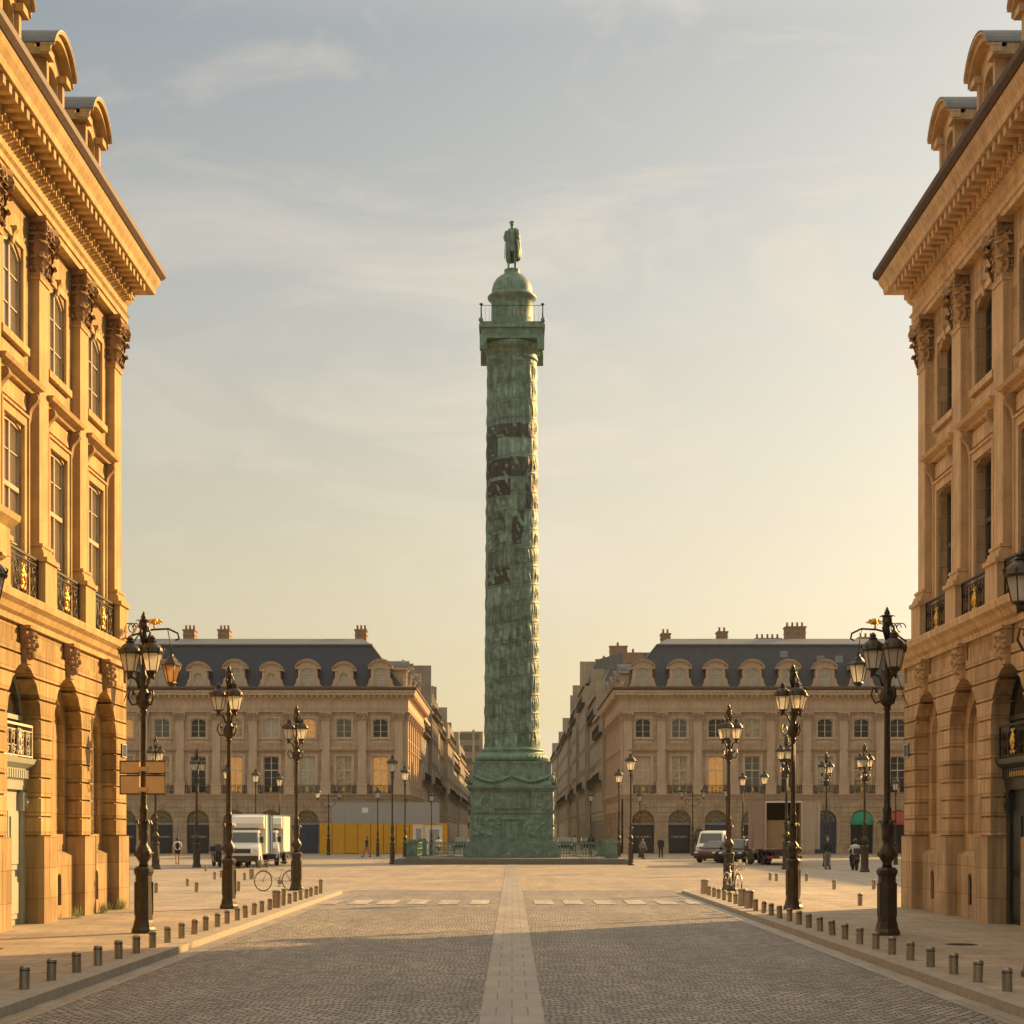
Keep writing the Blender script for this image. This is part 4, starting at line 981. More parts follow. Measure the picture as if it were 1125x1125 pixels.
# the east side of the square: outside the picture, its shadow lies across the square
def east_wing():
    root = empty('terrace_house', (54, 58, 0), R(-90), 'long stone range on the east side of the square, beyond the right edge', 'building')
    b = MB(); b.box(-100, 0, 0, 16, 0, 15.4); b.box(-100.2, .2, -.6, 16.2, 15.4, 15.9)
    for k in range(27):
        u = -2.5-3.6*k
    b.build('wall', M['stone2'], root)
    mansard(root, -100, 0, 0, 16, 15.95, 5.2, 2.2, 22.6, 'slate', 2, 2)
    wmb, wp = window_mesh(1.5, 3.5, .1); wme = wmb.mesh('window', M['frame_w']); pme = wp.mesh('pane', M['glass'])
    for k in range(27):
        for z in (6.0, 10.6):
            o = bpy.data.objects.new('window', wme); COL.objects.link(o); o.parent = root; o.location = (-2.5-3.6*k, -.03, z)
            c = bpy.data.objects.new('pane', pme); COL.objects.link(c); c.parent = o
    return root
east_wing()

# ------------------------------------------------------------------ street beyond the square
wmb, wp = window_mesh(1.2, 2.2, 0, 3, .7); SW = (wmb.mesh('window', M['frame_w']), wp.mesh('pane', M['dark_pane']))
shb = MB()
for s_ in (-1, 1):
    shb.box(min(s_*.62, s_*1.15), max(s_*.62, s_*1.15), -.05, .0, 0, 2.2)
SHUT = shb.mesh('shutters', M['greyboard'])
SHOPW = wp.mesh('shop_window', M['door_black'])
def street_house(side, y0, y1, h, mname, setback, label, chs=2):
    X = side*(10.5+setback)
    root = empty('apartment_building', (X, (y0+y1)/2, 0), R(-90)*side, label, 'building', 'houses along the street beyond the column')
    L = (y1-y0)/2-.03; b = MB(); b.box(-L, L, 0, 13, 0, h-4.2); b.box(-L, L, -.08, 0, 4.0, 4.3); b.box(-L, L, -.45, .5, h-4.55, h-4.2)
    b.box(-L, L, -.25, 0, 7.9, 8.05)
    nb = max(3, int(2*L/3.3)); fl = int((h-5.2)/3.1)
    b.build('wall', M[mname], root)
    bal = MB()
    for z in (8.05, 4.3+3.1*(fl-1)+.0):
        bal.box(-L+.1, L-.1, -.55, -.5, z+.9, z+.95); bal.box(-L+.1, L-.1, -.6, 0, z-.1, z)
        for k in range(int(L*2/.45)): bal.box(-L+.1+k*.45-.015, -L+.1+k*.45+.015, -.54, -.51, z, z+.9)
    bal.build('balconies', M['iron'], root)
    rf = MB(); z0 = h-4.19
    rf.prism([(-L, .2, z0), (-L, 1.5, h-1.0), (-L, 5, h), (-L, 13, h), (-L, 13, z0)], (2*L, 0, 0)); rf.build('roof', M['lead' if side > 0 else 'slate_old'], root)
    gs = MB(); gs.box(-L-.02, -L+.25, 0, 13, z0-.5, h+.7); gs.build('party_wall', M[mname], root)
    for k in range(chs): chimney(root, -L+.8+k*(2*L-1.6)/max(1, chs-1), 3.5+k, h-1.2, .9, 2.4, 2.0, 3)
    for f_ in range(fl):
        for k in range(nb):
            u = -L+(k+.5)*2*L/nb
            o = bpy.data.objects.new('window', SW[0]); COL.objects.link(o); o.parent = root; o.location = (u, -.06, 4.6+3.1*f_)
            c = bpy.data.objects.new('pane', SW[1]); COL.objects.link(c); c.parent = o; c.scale = (1, 2.2, 1)
            if mname != 'house_b': c = bpy.data.objects.new('shutters', SHUT); COL.objects.link(c); c.parent = o
    pb = MB()
    for k in range(nb+1): u = -L+k*2*L/nb; pb.box(max(-L, u-.22), min(L, u+.22), -.14, -.001, 4.31, 7.89); pb.box(max(-L, u-.16), min(L, u+.16), -.12, -.001, 8.06, h-4.56)
    pb.build('pilaster_strips', M[mname], root)
    for k in range(nb):
        o = bpy.data.objects.new('shop_window', SHOPW); COL.objects.link(o); o.parent = root; o.location = (-L+(k+.5)*2*L/nb, -.03, .3); o.scale = (1.8, 1, 1.5)
plan_l = [(198.5, 214, 19.6, 'house_c', 0.0), (214, 232, 22.0, 'house_b', -.5), (232, 250, 21.0, 'house_a', 0), (250, 272, 22.4, 'house_b', .4), (272, 300, 21.0, 'house_c', -.3), (300, 335, 20.4, 'house_a', 0), (335, 372, 20.8, 'house_c', -.2), (372, 410, 20, 'house_a', 0)]
plan_r = [(198.5, 216, 20.2, 'house_c', .0), (216, 236, 23.6, 'house_a', .2), (236, 256, 26.6, 'house_c', -.45), (256, 270, 23.4, 'house_b', .5), (270, 288, 25.8, 'house_a', -.4), (288, 318, 26.5, 'house_b', .2), (318, 352, 24.6, 'house_c', -.2), (352, 390, 24, 'house_a', 0), (390, 440, 24, 'house_c', -.3)]
for s, pl_ in ((-1, plan_l), (1, plan_r)):
    for i, (a, b_, h, mm, sb) in enumerate(pl_):
        street_house(s, a, b_, h, mm, sb, '%s apartment building, %s on the %s of the street beyond the column' % ({'house_a': 'beige', 'house_b': 'grey', 'house_c': 'cream'}[mm], ORD[i], 'left' if s < 0 else 'right'))
# banded block closing the street
root = empty('office_block', (-10.2, 432, 0), 0, 'banded modern block just left of the column at the far end of the street', 'building')
b = MB(); b.box(-2.9, 2.9, 0, 14, 0, 27.2); b.build('wall', M['house_b'], root)
for z in (3, 6.2, 9.4, 12.6, 15.8, 19, 22.2, 25.2):
    b = MB(); b.box(-2.95, 2.0, -.08, -.01, z, z+1.5); b.build('window_band', M['glass'], root)
b = MB(); b.box(.3, .9, -.5, 0, 0, 27.6); b.build('stair_shaft', M['house_c'], root)

# ------------------------------------------------------------------ the bronze column
YC = 120.0
col = empty('victory_column', (0, YC, 0), 0, 'tall green bronze column wrapped in spiral reliefs in the middle of the square', 'column')
# platform it stands on
pf = MB(); pf.box(-7.6, 7.6, -8.6, 8.6, 0, .33); pf.box(-7.4, 7.4, -8.4, 8.4, .33, .36)
pfo = pf.build('stone_platform', M['step']); pfo.location = (0, YC, 0); tag(pfo, 'low dark granite platform under the bronze column', 'platform')
np.random.seed(3)
ZB, ZT = 7.85, 34.7; PITCH = 1.27; NTH, NZ = 360, 960
th = np.linspace(0, 2*PI, NTH, endpoint=False); zz = np.linspace(ZB, ZT, NZ)
TH, ZZ = np.meshgrid(th, zz)
rad = 1.90-.20*(ZZ-ZB)/(ZT-ZB)
sp = (ZZ-ZB)/PITCH-TH/(2*PI)+1; fr = sp-np.floor(sp); band = np.floor(sp)
hgt = np.zeros_like(rad)
edge = np.minimum(fr, 1-fr); hgt += .02*np.exp(-(edge/.04)**2)
arcp = (band*2*PI+(2*PI-TH))*1.8+2
nf = int(arcp.max()/.19)
cen = np.arange(nf)*.19+np.random.uniform(-.07, .07, nf); hh = np.random.uniform(.35, .75, nf); wd = np.random.uniform(.04, .09, nf); am = np.random.uniform(.02, .075, nf); off = np.random.uniform(.12, .4, nf); tl = np.random.uniform(-.5, .5, nf)
ii = np.clip((arcp/.19).astype(int), 0, nf-1)
for d in (-1, 0, 1):
    j = np.clip(ii+d, 0, nf-1)
    dx = (arcp-cen[j]-tl[j]*(fr-.5)*.4)/wd[j]; dz = (fr-(off[j]+hh[j]*.5)*.9)/(hh[j]*.5)
    hgt += am[j]*np.exp(-(dx**2)*.8-(np.abs(dz)**3))
hgt += np.random.normal(0, .008, hgt.shape)
RR = rad+hgt*.9
ca = np.cos(TH); sa = np.sin(TH)
V = np.stack([RR*ca, RR*sa, ZZ], -1).reshape(-1, 3)
# tint per vertex: missing patina on some relief panels
panel = np.floor(arcp/1.5).astype(int); rp_ = np.random.uniform(.70, 1.22, panel.max()+2)
T3 = np.ones((NZ, NTH, 3)); T3 *= rp_[panel][..., None]
vx = RR*ca*15.83+562.5; vy = HZ-15.83*(ZZ-EYE)
front = sa < .15
dark = np.array([.31, .18, .21])
rs_ = np.random.RandomState(11); SM = np.zeros_like(vx)
for _ in range(14):
    a_, k_w, ph = rs_.uniform(0, PI), rs_.uniform(.25, 1.3), rs_.uniform(0, 6.3); SM += np.sin((vx*math.cos(a_)+vy*math.sin(a_))*k_w+ph)*.42
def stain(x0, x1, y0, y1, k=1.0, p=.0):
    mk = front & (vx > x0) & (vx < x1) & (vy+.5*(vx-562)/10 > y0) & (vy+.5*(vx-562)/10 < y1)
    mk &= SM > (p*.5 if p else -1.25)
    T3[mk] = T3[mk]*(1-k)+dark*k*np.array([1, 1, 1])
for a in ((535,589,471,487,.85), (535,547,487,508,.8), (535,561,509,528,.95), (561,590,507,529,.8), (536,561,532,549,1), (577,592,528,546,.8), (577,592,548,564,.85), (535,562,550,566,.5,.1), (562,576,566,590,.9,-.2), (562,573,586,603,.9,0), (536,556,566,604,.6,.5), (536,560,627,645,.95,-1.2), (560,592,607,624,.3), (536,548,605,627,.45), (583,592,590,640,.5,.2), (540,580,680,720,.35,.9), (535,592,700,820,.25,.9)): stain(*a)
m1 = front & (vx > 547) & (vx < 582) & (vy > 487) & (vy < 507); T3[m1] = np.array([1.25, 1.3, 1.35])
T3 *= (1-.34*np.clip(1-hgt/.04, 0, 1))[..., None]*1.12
T3 *= (1-.28*np.exp(-(np.abs(fr-.06)/.035)**2))[..., None]   # darker in the hollows of the relief and along each band edge
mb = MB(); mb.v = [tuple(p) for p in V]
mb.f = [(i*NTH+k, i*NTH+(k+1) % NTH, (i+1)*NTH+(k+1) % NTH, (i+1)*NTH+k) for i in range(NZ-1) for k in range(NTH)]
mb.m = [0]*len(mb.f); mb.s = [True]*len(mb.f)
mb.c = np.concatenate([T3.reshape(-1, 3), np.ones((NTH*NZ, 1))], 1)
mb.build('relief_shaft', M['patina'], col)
PP = M['patina_plain']
b = MB(); b.lathe([(2.0, 6.9), (2.42, 6.92), (2.5, 7.05), (2.5, 7.25), (2.40, 7.42), (2.22, 7.48), (2.14, 7.55), (2.12, 7.64), (2.2, 7.70), (2.18, 7.8), (2.0, 7.86), (1.9, 7.95)], 64)
for k in range(46):   # leaf garland of the torus
    an = 2*PI*k/46; b.ball((2.42*math.cos(an), 2.42*math.sin(an), 7.16), (.14, .14, .19), 6, 5)
b.build('base_torus', PP, col)
# pedestal with relief clutter
def relief_panel(mb, x0, x1, z0, z1, y, amp, seed, n=1.0):
    rs = np.random.RandomState(seed); nx, nz = int((x1-x0)/.07), int((z1-z0)/.07)
    xs = np.linspace(x0, x1, nx); zs = np.linspace(z0, z1, nz); X, Z = np.meshgrid(xs, zs); H = np.zeros_like(X)
    for _ in range(int((x1-x0)*(z1-z0)*9*n)):
        cx, cz = rs.uniform(x0+.15, x1-.15), rs.uniform(z0+.12, z1-.12); a, l, w_ = rs.uniform(0, PI), rs.uniform(.12, .4), rs.uniform(.05, .12)
        u = ((X-cx)*math.cos(a)+(Z-cz)*math.sin(a))/l; v = (-(X-cx)*math.sin(a)+(Z-cz)*math.cos(a))/w_
        H = np.maximum(H, amp*rs.uniform(.4, 1)*np.clip(1-(u*u+v*v), 0, 1)**.5)
    b0 = len(mb.v)
    mb.v += [(float(x), float(-(y+h+.006)), float(z)) for x, z, h in zip(X.ravel(), Z.ravel(), H.ravel())]
    for i in range(nz-1):
        for k in range(nx-1): mb._f((b0+i*nx+k, b0+i*nx+k+1, b0+(i+1)*nx+k+1, b0+(i+1)*nx+k), 0, True)
pd = MB(); hw = 2.78
sq = lambda h_: [(-h_, -h_), (h_, -h_), (h_, h_), (-h_, h_), (-h_, -h_+.001)]
pd.box(-hw, hw, -hw, hw, 1.5, 5.0)
for q in range(4):
    sub = MB(); 
    for (x0, x1, z0, z1, sd_, am_) in ((-2.6, -.62, 1.75, 3.35, 1, .13), (.62, 2.6, 1.75, 3.35, 2, .13), (-2.6, -1.25, 3.55, 4.85, 3, .11), (1.25, 2.6, 3.55, 4.85, 4, .11)): relief_panel(sub, x0, x1, z0, z1, hw, am_, sd_+q*10)
    sub.box(-2.7, 2.7, -hw-.09, -hw, 3.38, 3.5); sub.box(-1.15, 1.15, -hw-.12, -hw, 3.7, 4.75); sub.box(-1.02, 1.02, -hw-.14, -hw-.12, 3.82, 4.63)
    sub.merge(MB()); relief_panel(sub, -.9, .9, 3.9, 4.55, hw+.142, .03, 40+q, 2.5)
    if q == 0:
        sub.box(-.62, -.48, -hw-.14, -hw, 0.4, 2.95); sub.box(.48, .62, -hw-.14, -hw, 0.4, 2.95); sub.box(-.75, .75, -hw-.22, -hw, 2.95, 3.15)
    relief_panel(sub, -2.2, 2.2, 5.28, 5.9, hw+.0, .16, 60+q, 1.6)
    pd.merge(sub, Matrix.Rotation(q*PI/2, 4, 'Z'))
pd.box(-hw+.02, hw-.02, -hw+.02, hw-.02, 5.0, 5.95)
for z0, z1, h_ in ((0.36, .95, 3.25), (.95, 1.08, 3.18), (1.08, 1.38, 3.12), (1.38, 1.5, 2.95)): pd.box(-h_, h_, -h_, h_, z0, z1)
cn = MB()
for z0, z1, h_ in ((4.9, 5.0, 2.9), (5.0, 5.1, 3.0), (5.1, 5.22, 3.12), (5.22, 5.27, 3.04)): pd.box(-h_, h_, -h_, h_, z0, z1)
# block over the cornice with garlands hanging from its corners
pd.box(-2.66, 2.66, -2.66, 2.66, 5.95, 6.9); pd.box(-2.72, 2.72, -2.72, 2.72, 6.78, 6.88)
for q in range(4):
    g = MB()
    for s in (-1, 1):
        p = [(s*2.6+(-s)*2.6*t, -2.86-.12*math.sin(PI*t), 5.95-.42*math.sin(PI*t)) for t in np.linspace(0, 1, 13)]
        g.tube(p, [.07+.06*math.sin(PI*t) for t in np.linspace(0, 1, 13)], 7)
    g.prism([(-2.66, -2.66, 6.0), (-2.66, -3.0, 5.27), (2.66, -3.0, 5.27), (2.66, -2.66, 6.0)], (0, .05, 0))
    # eagle standing on the corner
    g.ball((2.72, -2.72, 5.68), (.17, .17, .34), 8, 7); g.ball((2.80, -2.80, 6.06), (.08, .08, .10), 7, 5); g.ball((2.82, -2.55, 5.66), (.07, .20, .34), 7, 5); g.ball((2.55, -2.82, 5.66), (.20, .07, .34), 7, 5)
    pd.merge(g, Matrix.Rotation(q*PI/2, 4, 'Z'))
pd.build('pedestal', PP, col)
dr_ = MB(); dr_.box(-.48, .48, -hw-.05, -hw-.0, .45, 2.9)
for k in range(2):
    for z0, z1 in ((.6, 1.5), (1.65, 2.75)): x = -.23+k*.46; dr_.box(x-.17, x+.17, -hw-.09, -hw-.05, z0, z1)
db = MB(); db.box(-.48, .48, -3.26, -2.83, .37, .45); 
dr_.build('door', PP, col)
# the lower plinth is cut by the doorway: steps
st_ = MB(); st_.box(-.7, .7, -3.42, -3.251, .361, .62); st_.box(-.6, .6, -3.30, -3.19, .62, 1.38); st_.build('door_steps', M['patina_plain'], col)
# capital: echinus and square abacus gallery
b = MB()
b.lathe([(1.70, 34.6), (1.80, 34.72), (1.80, 34.86), (1.72, 34.92), (1.72, 35.15), (1.86, 35.22), (2.02, 35.36), (2.16, 35.56), (2.18, 35.755)], 56)
for k in range(30):
    an = 2*PI*k/30; b.ball((2.06*math.cos(an), 2.06*math.sin(an), 35.46), (.14, .14, .2), 7, 6)
b.box(-2.2, 2.2, -2.2, 2.2, 35.76, 36.0); b.box(-2.1, 2.1, -2.1, 2.1, 36.0, 36.5); b.box(-2.25, 2.25, -2.25, 2.25, 36.5, 36.72); b.box(-2.18, 2.18, -2.18, 2.18, 36.72, 36.9)
for q in range(4):
    g = MB(); g.box(1.72, 2.2, -2.2, -1.72, 35.02, 35.759); g.ball((2.12, -2.12, 37.0), (.16, .16, .2), 8, 6)
    b.merge(g, Matrix.Rotation(q*PI/2, 4, 'Z'))
b.build('capital', PP, col)
b = MB()
for q in range(4):
    g = MB(); g.tube([(2.1, -2.1, 36.9), (2.1, -2.1, 38.05)], .045, 6); g.tube([(2.1, -2.1, 38.0), (-2.1, -2.1, 38.0)], .02, 5)
    g.ball((2.1, -2.1, 38.08), (.14, .14, .07), 8, 5)
    for k in range(1, 15): g.tube([(2.1-4.2*k/15, -2.1, 36.9), (2.1-4.2*k/15, -2.1, 38.0)], .008, 4)
    b.merge(g, Matrix.Rotation(q*PI/2, 4, 'Z'))
b.build('gallery_railing', M['iron'], col)
b = MB(); b.lathe([(1.50, 36.9), (1.50, 37.1), (1.45, 37.15), (1.43, 38.75), (1.50, 38.85), (1.56, 38.95), (1.68, 39.05), (1.70, 39.18), (1.62, 39.25), (1.45, 39.3), (1.42, 39.42), (1.39, 39.75), (1.29, 40.1), (1.1, 40.4), (.84, 40.62), (.6, 40.76), (.55, 40.82), (.52, 41.0), (.56, 41.06), (.5, 41.1)], 48)
for k in range(8):
    an = 2*PI*k/8+.2; g = MB(); g.tube([(1.4*math.cos(an), 1.4*math.sin(an), 39.4), (1.24*math.cos(an), 1.24*math.sin(an), 40.15), (.78*math.cos(an), .78*math.sin(an), 40.66)], .03, 5); b.merge(g)
b.box(-.45, .45, -1.52, -1.40, 36.95, 38.5)
b.build('domed_lantern', PP, col)

# statue: robed emperor, right hand lowered with a sword, left hand holding an orb
st = MB(); Z0 = 41.1
def S(z): return Z0+z*3.42/1.78
k_ = 3.42/1.78
def P(x, y, z): return (x*k_, y*k_, S(z))
def rk(r): return [q*k_ for q in r]
for s in (-1, 1):
    st.tube([P(s*.10, 0, .92), P(s*.11, -.03*(s > 0), .50), P(s*.12, .02*s, .08)], rk([.10, .065, .045]), 10)
    st.ball(P(s*.125, -.06, .04), tuple(rk([.05, .12, .045])), 8, 6)
st.lathe([(r*k_, S(z)) for r, z in ((.215, .62), (.205, .75), (.185, .95), (.155, 1.08), (.175, 1.25), (.19, 1.38), (.15, 1.46), (.07, 1.50))], 16, ex=1.0, ey=.72)
st.tube([P(-.19, 0, 1.40), P(-.27, .02, 1.16), P(-.24, -.14, 1.0)], rk([.062, .052, .042]), 10)
st.tube([P(.19, 0, 1.40), P(.26, .03, 1.14), P(.22, -.17, 1.12)], rk([.062, .052, .042]), 10)
st.ball(P(.21, -.22, 1.14), rk([.05])[0], 8, 6)
st.tube([P(0, 0, 1.46), P(0, -.01, 1.60)], rk([.055, .055]), 10)
st.ball(P(0, -.015, 1.665), tuple(rk([.078, .095, .115])), 12, 9)
st.ball(P(0, -.115, 1.66), tuple(rk([.018, .03, .03])), 6, 5)
sm = remesh(st, .03, PP, 'statue_body', 3)
sroot = empty('bronze_statue', (0, YC, 41.1), 0, 'green bronze statue of a robed figure standing on top of the column', 'statue')
so_ = bpy.data.objects.new('statue_body', sm); COL.objects.link(so_); so_.parent = sroot; so_.location = (0, 0, -41.1)
cl = MB()   # toga hanging over the left shoulder down to the calf
n = 26
rows = []
for z, r, x0_, sp_ in ((1.47, .12, .02, 1), (1.40, .225, .02, 1), (1.2, .25, .03, 1), (1.0, .25, .035, 1), (.8, .27, .04, 1), (.6, .285, .045, 1), (.42, .27, .045, 1), (.30, .22, .05, 1)):
    row = []
    for k in range(n+1):
        a = R(-60)+R(300)*k/n
        rr = r*(1+.06*math.sin(a*7+z*3)+.03*math.sin(a*13))
        row.append(P(x0_+rr*math.cos(a), rr*.80*math.sin(a)+.02, z+.05*math.cos(a)))
    rows.append(row)
b0 = len(cl.v)
for row in rows: cl.v += row
for i in range(len(rows)-1):
    for k in range(n): cl._f((b0+i*(n+1)+k, b0+i*(n+1)+k+1, b0+(i+1)*(n+1)+k+1, b0+(i+1)*(n+1)+k), 0, True)
co_ = cl.build('toga', PP, sroot); co_.location = (0, 0, -41.1)
sol = co_.modifiers.new('t', 'SOLIDIFY'); sol.thickness = .06
cr_ = MB(); cr_.tube([P(.082*math.cos(t), -.01+.098*math.sin(t), 1.71) for t in np.linspace(0, 2*PI, 13)], rk([.016])[0], 6); cr_.tube([P(-.24, -.16, 1.0), P(-.27, -.18, .35)], rk([.014])[0], 6)
o = cr_.build('laurel_and_sword', PP, sroot); o.location = (0, 0, -41.1)

# fence round the column
fc = empty('bronze_fence', (0, YC, .36), 0, 'green bronze railing with corner piers round the foot of the column', 'fence')
H = 6.55
for q in range(4):
    Rm = Matrix.Rotation(q*PI/2, 4, 'Z')
    p = MB()
    for h0, h1, w_ in ((0, .15, .42), (.15, 1.0, .34), (1.0, 1.12, .42), (1.12, 1.25, .3)): p.box(H-w_, H+w_, -H-w_, -H+w_, h0, h1)
    p.build('pier', PP, fc, Rm)
    g = MB()
    for z in (.12, .55, .95): g.box(-H+.42, H-.42, -H-.03, -H+.03, z, z+.05)
    for k in range(60):
        x = -H+.5+k*(2*H-1)/59; g.box(x-.018, x+.018, -H-.018, -H+.018, 0, .95)
    for k in range(9):
        x = -H+1.2+k*(2*H-2.4)/8; g.tube([(x+.3*math.cos(t), -H-.03, .35+.18*math.sin(t)) for t in np.linspace(0, 2*PI, 11)], .02, 4)
    g.build('railing', PP, fc, Rm)

# ------------------------------------------------------------------ lamps
def lantern(c, z, s=1.0):
    """returns glass, frame meshes builders for one lantern whose glass foot is at z"""
    g = MB(); f = MB()
    g.lathe([(.13*s, z), (.215*s, z+.38*s)], 6, c, sm=False)
    f.lathe([(.02, z-.16*s), (.05*s, z-.12*s), (.07*s, z-.05*s), (.135*s, z-.02*s), (.135*s, z+.005*s), (.133*s, z+.008*s)], 6, c, sm=False)
    f.lathe([(.25*s, z+.38*s), (.265*s, z+.42*s), (.245*s, z+.45*s), (.225*s, z+.50*s), (.185*s, z+.56*s), (.12*s, z+.61*s), (.085*s, z+.64*s), (.10*s, z+.66*s), (.06*s, z+.69*s), (.075*s, z+.73*s), (.02, z+.79*s)], 12, c, sm=False)
    for k in range(6):
        a = 2*PI*k/6
        f.tube([(c[0]+.133*s*math.cos(a), c[1]+.133*s*math.sin(a), z), (c[0]+.218*s*math.cos(a), c[1]+.218*s*math.sin(a), z+.39*s)], .011*s, 4)
        f.tube([(c[0]+.235*s*math.cos(a), c[1]+.235*s*math.sin(a), z+.42*s), (c[0]+.265*s*math.cos(a), c[1]+.265*s*math.sin(a), z+.50*s), (c[0]+.225*s*math.cos(a), c[1]+.225*s*math.sin(a), z+.53*s)], [.022*s, .016*s, .008*s], 4)
    return g, f
def post_parts(H, k=1.0):
    """pedestal, shaft; H is the height where the crown starts"""
    p = MB()
    p.lathe([(.245*k, 0), (.245*k, .07), (.215*k, .12), (.20*k, .20), (.185*k, .26)], 8, a0=PI/8, sm=False)
    p.lathe([(.18*k, .26), (.165*k, 1.12), (.185*k, 1.16), (.20*k, 1.20), (.20*k, 1.25), (.15*k, 1.30)], 8, a0=PI/8, sm=False)
    for q in range(4):
        an = q*PI/2; r = .158*k
        p.merge((lambda m_: (m_.box(-.065*k, .065*k, -r-.02, -r+.02, .36, 1.0), m_)[1])(MB()), Matrix.Rotation(an, 4, 'Z'))
    s = MB(); s.lathe([(.10*k, 1.30), (.085*k, 1.38), (.12*k, 1.44), (.16*k, 1.50), (.165*k, 1.58), (.13*k, 1.66), (.085*k, 1.72), (.075*k, 1.80), (.10*k, 1.84), (.105*k, 1.95), (.085*k, 2.12), (.075*k, 2.35), (.095*k, 2.40), (.07*k, 2.46), (.062*k, 2.52), (.05*k, H-.25), (.075*k, H-.22), (.06*k, H-.15)], 14)
    for q in range(6):
        a = 2*PI*q/6; leaf(s, .07*k*math.cos(a), .07*k*math.sin(a), 1.85, .09*k, .45, .09*k, a+PI/2)
        s.ball((.16*k*math.cos(a), .16*k*math.sin(a), 1.55), (.03, .03, .05), 6, 4)
        s.tube([(.055*k*math.cos(a), .055*k*math.sin(a), 2.52), (.048*k*math.cos(a), .048*k*math.sin(a), H-.3)], .008, 3)
    return p, s
def candelabrum(z0=.12, spin=0):
    r = empty('street_lamp')
    p, s = post_parts(4.55, 1.0)
    p.build('pedestal', M['bronze'], r); s.build('shaft', M['bronze'], r)
    c = MB()   # basket of scrolls carrying the lanterns
    c.lathe([(.06, 4.38), (.13, 4.46), (.15, 4.56), (.11, 4.70), (.07, 4.78), (.05, 4.95), (.09, 5.02), (.05, 5.08), (.03, 5.5), (.05, 5.58), (.03, 5.7)], 12)
    for q in range(3):
        a = 2*PI*q/3; ca_, sa_ = math.cos(a), math.sin(a)
        pr = [(.10, 4.50), (.22, 4.46), (.30, 4.60), (.27, 4.76), (.20, 4.74), (.21, 4.66)]
        c.tube([(x*ca_, x*sa_, z) for x, z in pr], .022, 5)
        pr = [(.08, 4.78), (.14, 4.95), (.24, 5.02), (.30, 4.96), (.30, 5.06)]
        c.tube([(x*ca_, x*sa_, z) for x, z in pr], .024, 5)
        pr = [(.04, 5.68), (.13, 5.88), (.07, 6.02), (.0, 6.04)]
        c.tube([(x*math.cos(a+1), x*math.sin(a+1), z) for x, z in pr], .022, 5)
        leaf(c, .12*ca_, .12*sa_, 4.5, .1, .25, .1, a+PI/2)
    c.lathe([(.03, 5.70), (.07, 5.80), (.05, 5.9), (.09, 5.98), (.10, 6.06), (.04, 6.12), (.06, 6.18), (.01, 6.30)], 8)
    for q in range(6): leaf(c, .04*math.cos(q), .04*math.sin(q), 5.98, .07, .2, .1, q+PI/2)
    c.build('crown', M['bronze'], r)
    for q in range(3):
        a = 2*PI*q/3; cc = (.265*math.cos(a), .265*math.sin(a))
        g, f = lantern(cc, 5.12, .88)
        fo = f.build('lantern_frame', M['bronze'], r); g.build('lantern_glass', M['milk'], fo)
    return r
def single_lamp():
    r = empty('street_lamp'); p, s = post_parts(5.35, .8)
    p.build('pedestal', M['bronze'], r); s.lathe([(.05, 5.1), (.09, 5.2), (.05, 5.32), (.09, 5.4), (.03, 5.45)], 8); s.build('shaft', M['bronze'], r)
    g, f = lantern((0, 0), 5.52, 1.25); fo = f.build('lantern_frame', M['bronze'], r); g.build('lantern_glass', M['milk'], fo)
    return r
def twin_lamp():
    r = empty('street_lamp'); p, s = post_parts(4.0, .75)
    p.build('pedestal', M['bronze'], r); s.build('shaft', M['bronze'], r)
    c = MB(); c.lathe([(.05, 3.8), (.08, 3.9), (.04, 4.0), (.03, 4.7), (.06, 4.8), (.01, 5.0)], 8)
    for sgn in (-1, 1):
        c.tube([(0, 0, 3.9), (sgn*.3, 0, 3.86), (sgn*.55, 0, 4.1), (sgn*.5, 0, 4.4), (sgn*.3, 0, 4.4), (sgn*.32, 0, 4.25)], .025, 5)
        c.tube([(0, 0, 4.6), (sgn*.35, 0, 4.75), (sgn*.75, 0, 4.68), (sgn*.85, 0, 4.5), (sgn*.85, 0, 4.35)], .028, 5)
    c.build('twin_arms', M['bronze'], r)
    for sgn in (-1, 1):
        g, f = lantern((sgn*.85, 0), 4.55, 1.0); fo = f.build('lantern_frame', M['bronze'], r); g.build('lantern_glass', M['milk'], fo)
    return r
CA = candelabrum(); CT = tree_of(CA); SL = single_lamp(); ST = tree_of(SL); TL = twin_lamp(); TT = tree_of(TL)
used = set()
def put(pr, tr, x, y, z, rz, label, sc=None, group=None):
    if id(pr) not in used:
        used.add(id(pr)); pr.location = (x, y, z); pr.rotation_euler = (0, 0, rz); tag(pr, label, 'lamp', group)
        if sc: pr.scale = (sc,)*3
        return pr
    return dup(pr, (x, y, z), rz, label, sc, tr, group)
GL = 'ornate lamps lining the street mouth'
put(CA, CT, -7.22, 33.9, .12, R(200), 'large bronze lamp on the left pavement carrying the direction signs', None, GL)
put(CA, CT, -7.3, 44.6, .12, R(195), 'triple-lantern bronze lamp on the left pavement, in front of the white truck', None, GL)
put(CA, CT, -7.3, 58.6, .12, R(80), 'triple-lantern bronze lamp at the far end of the left bollard row, by the bicycle', None, GL)
put(CA, CT, -7.38, 23.6, .12, R(0), 'nearest left bronze lamp, only its lantern edge entering the picture', None, GL)
put(CA, CT, 7.2, 33.2, .12, R(-75), 'large bronze lamp on the right pavement before the rusticated corner', None, GL)
put(CA, CT, 7.2, 44.3, .12, R(-75), 'triple-lantern bronze lamp on the right pavement in front of the open lorry', None, GL)
put(CA, CT, 7.3, 58.2, .12, R(250), 'triple-lantern bronze lamp at the far end of the right bollard row', None, GL)
put(CA, CT, 7.2, 23.6, .12, R(180), 'nearest right bronze lamp, only its lantern edge entering the picture', None, GL)
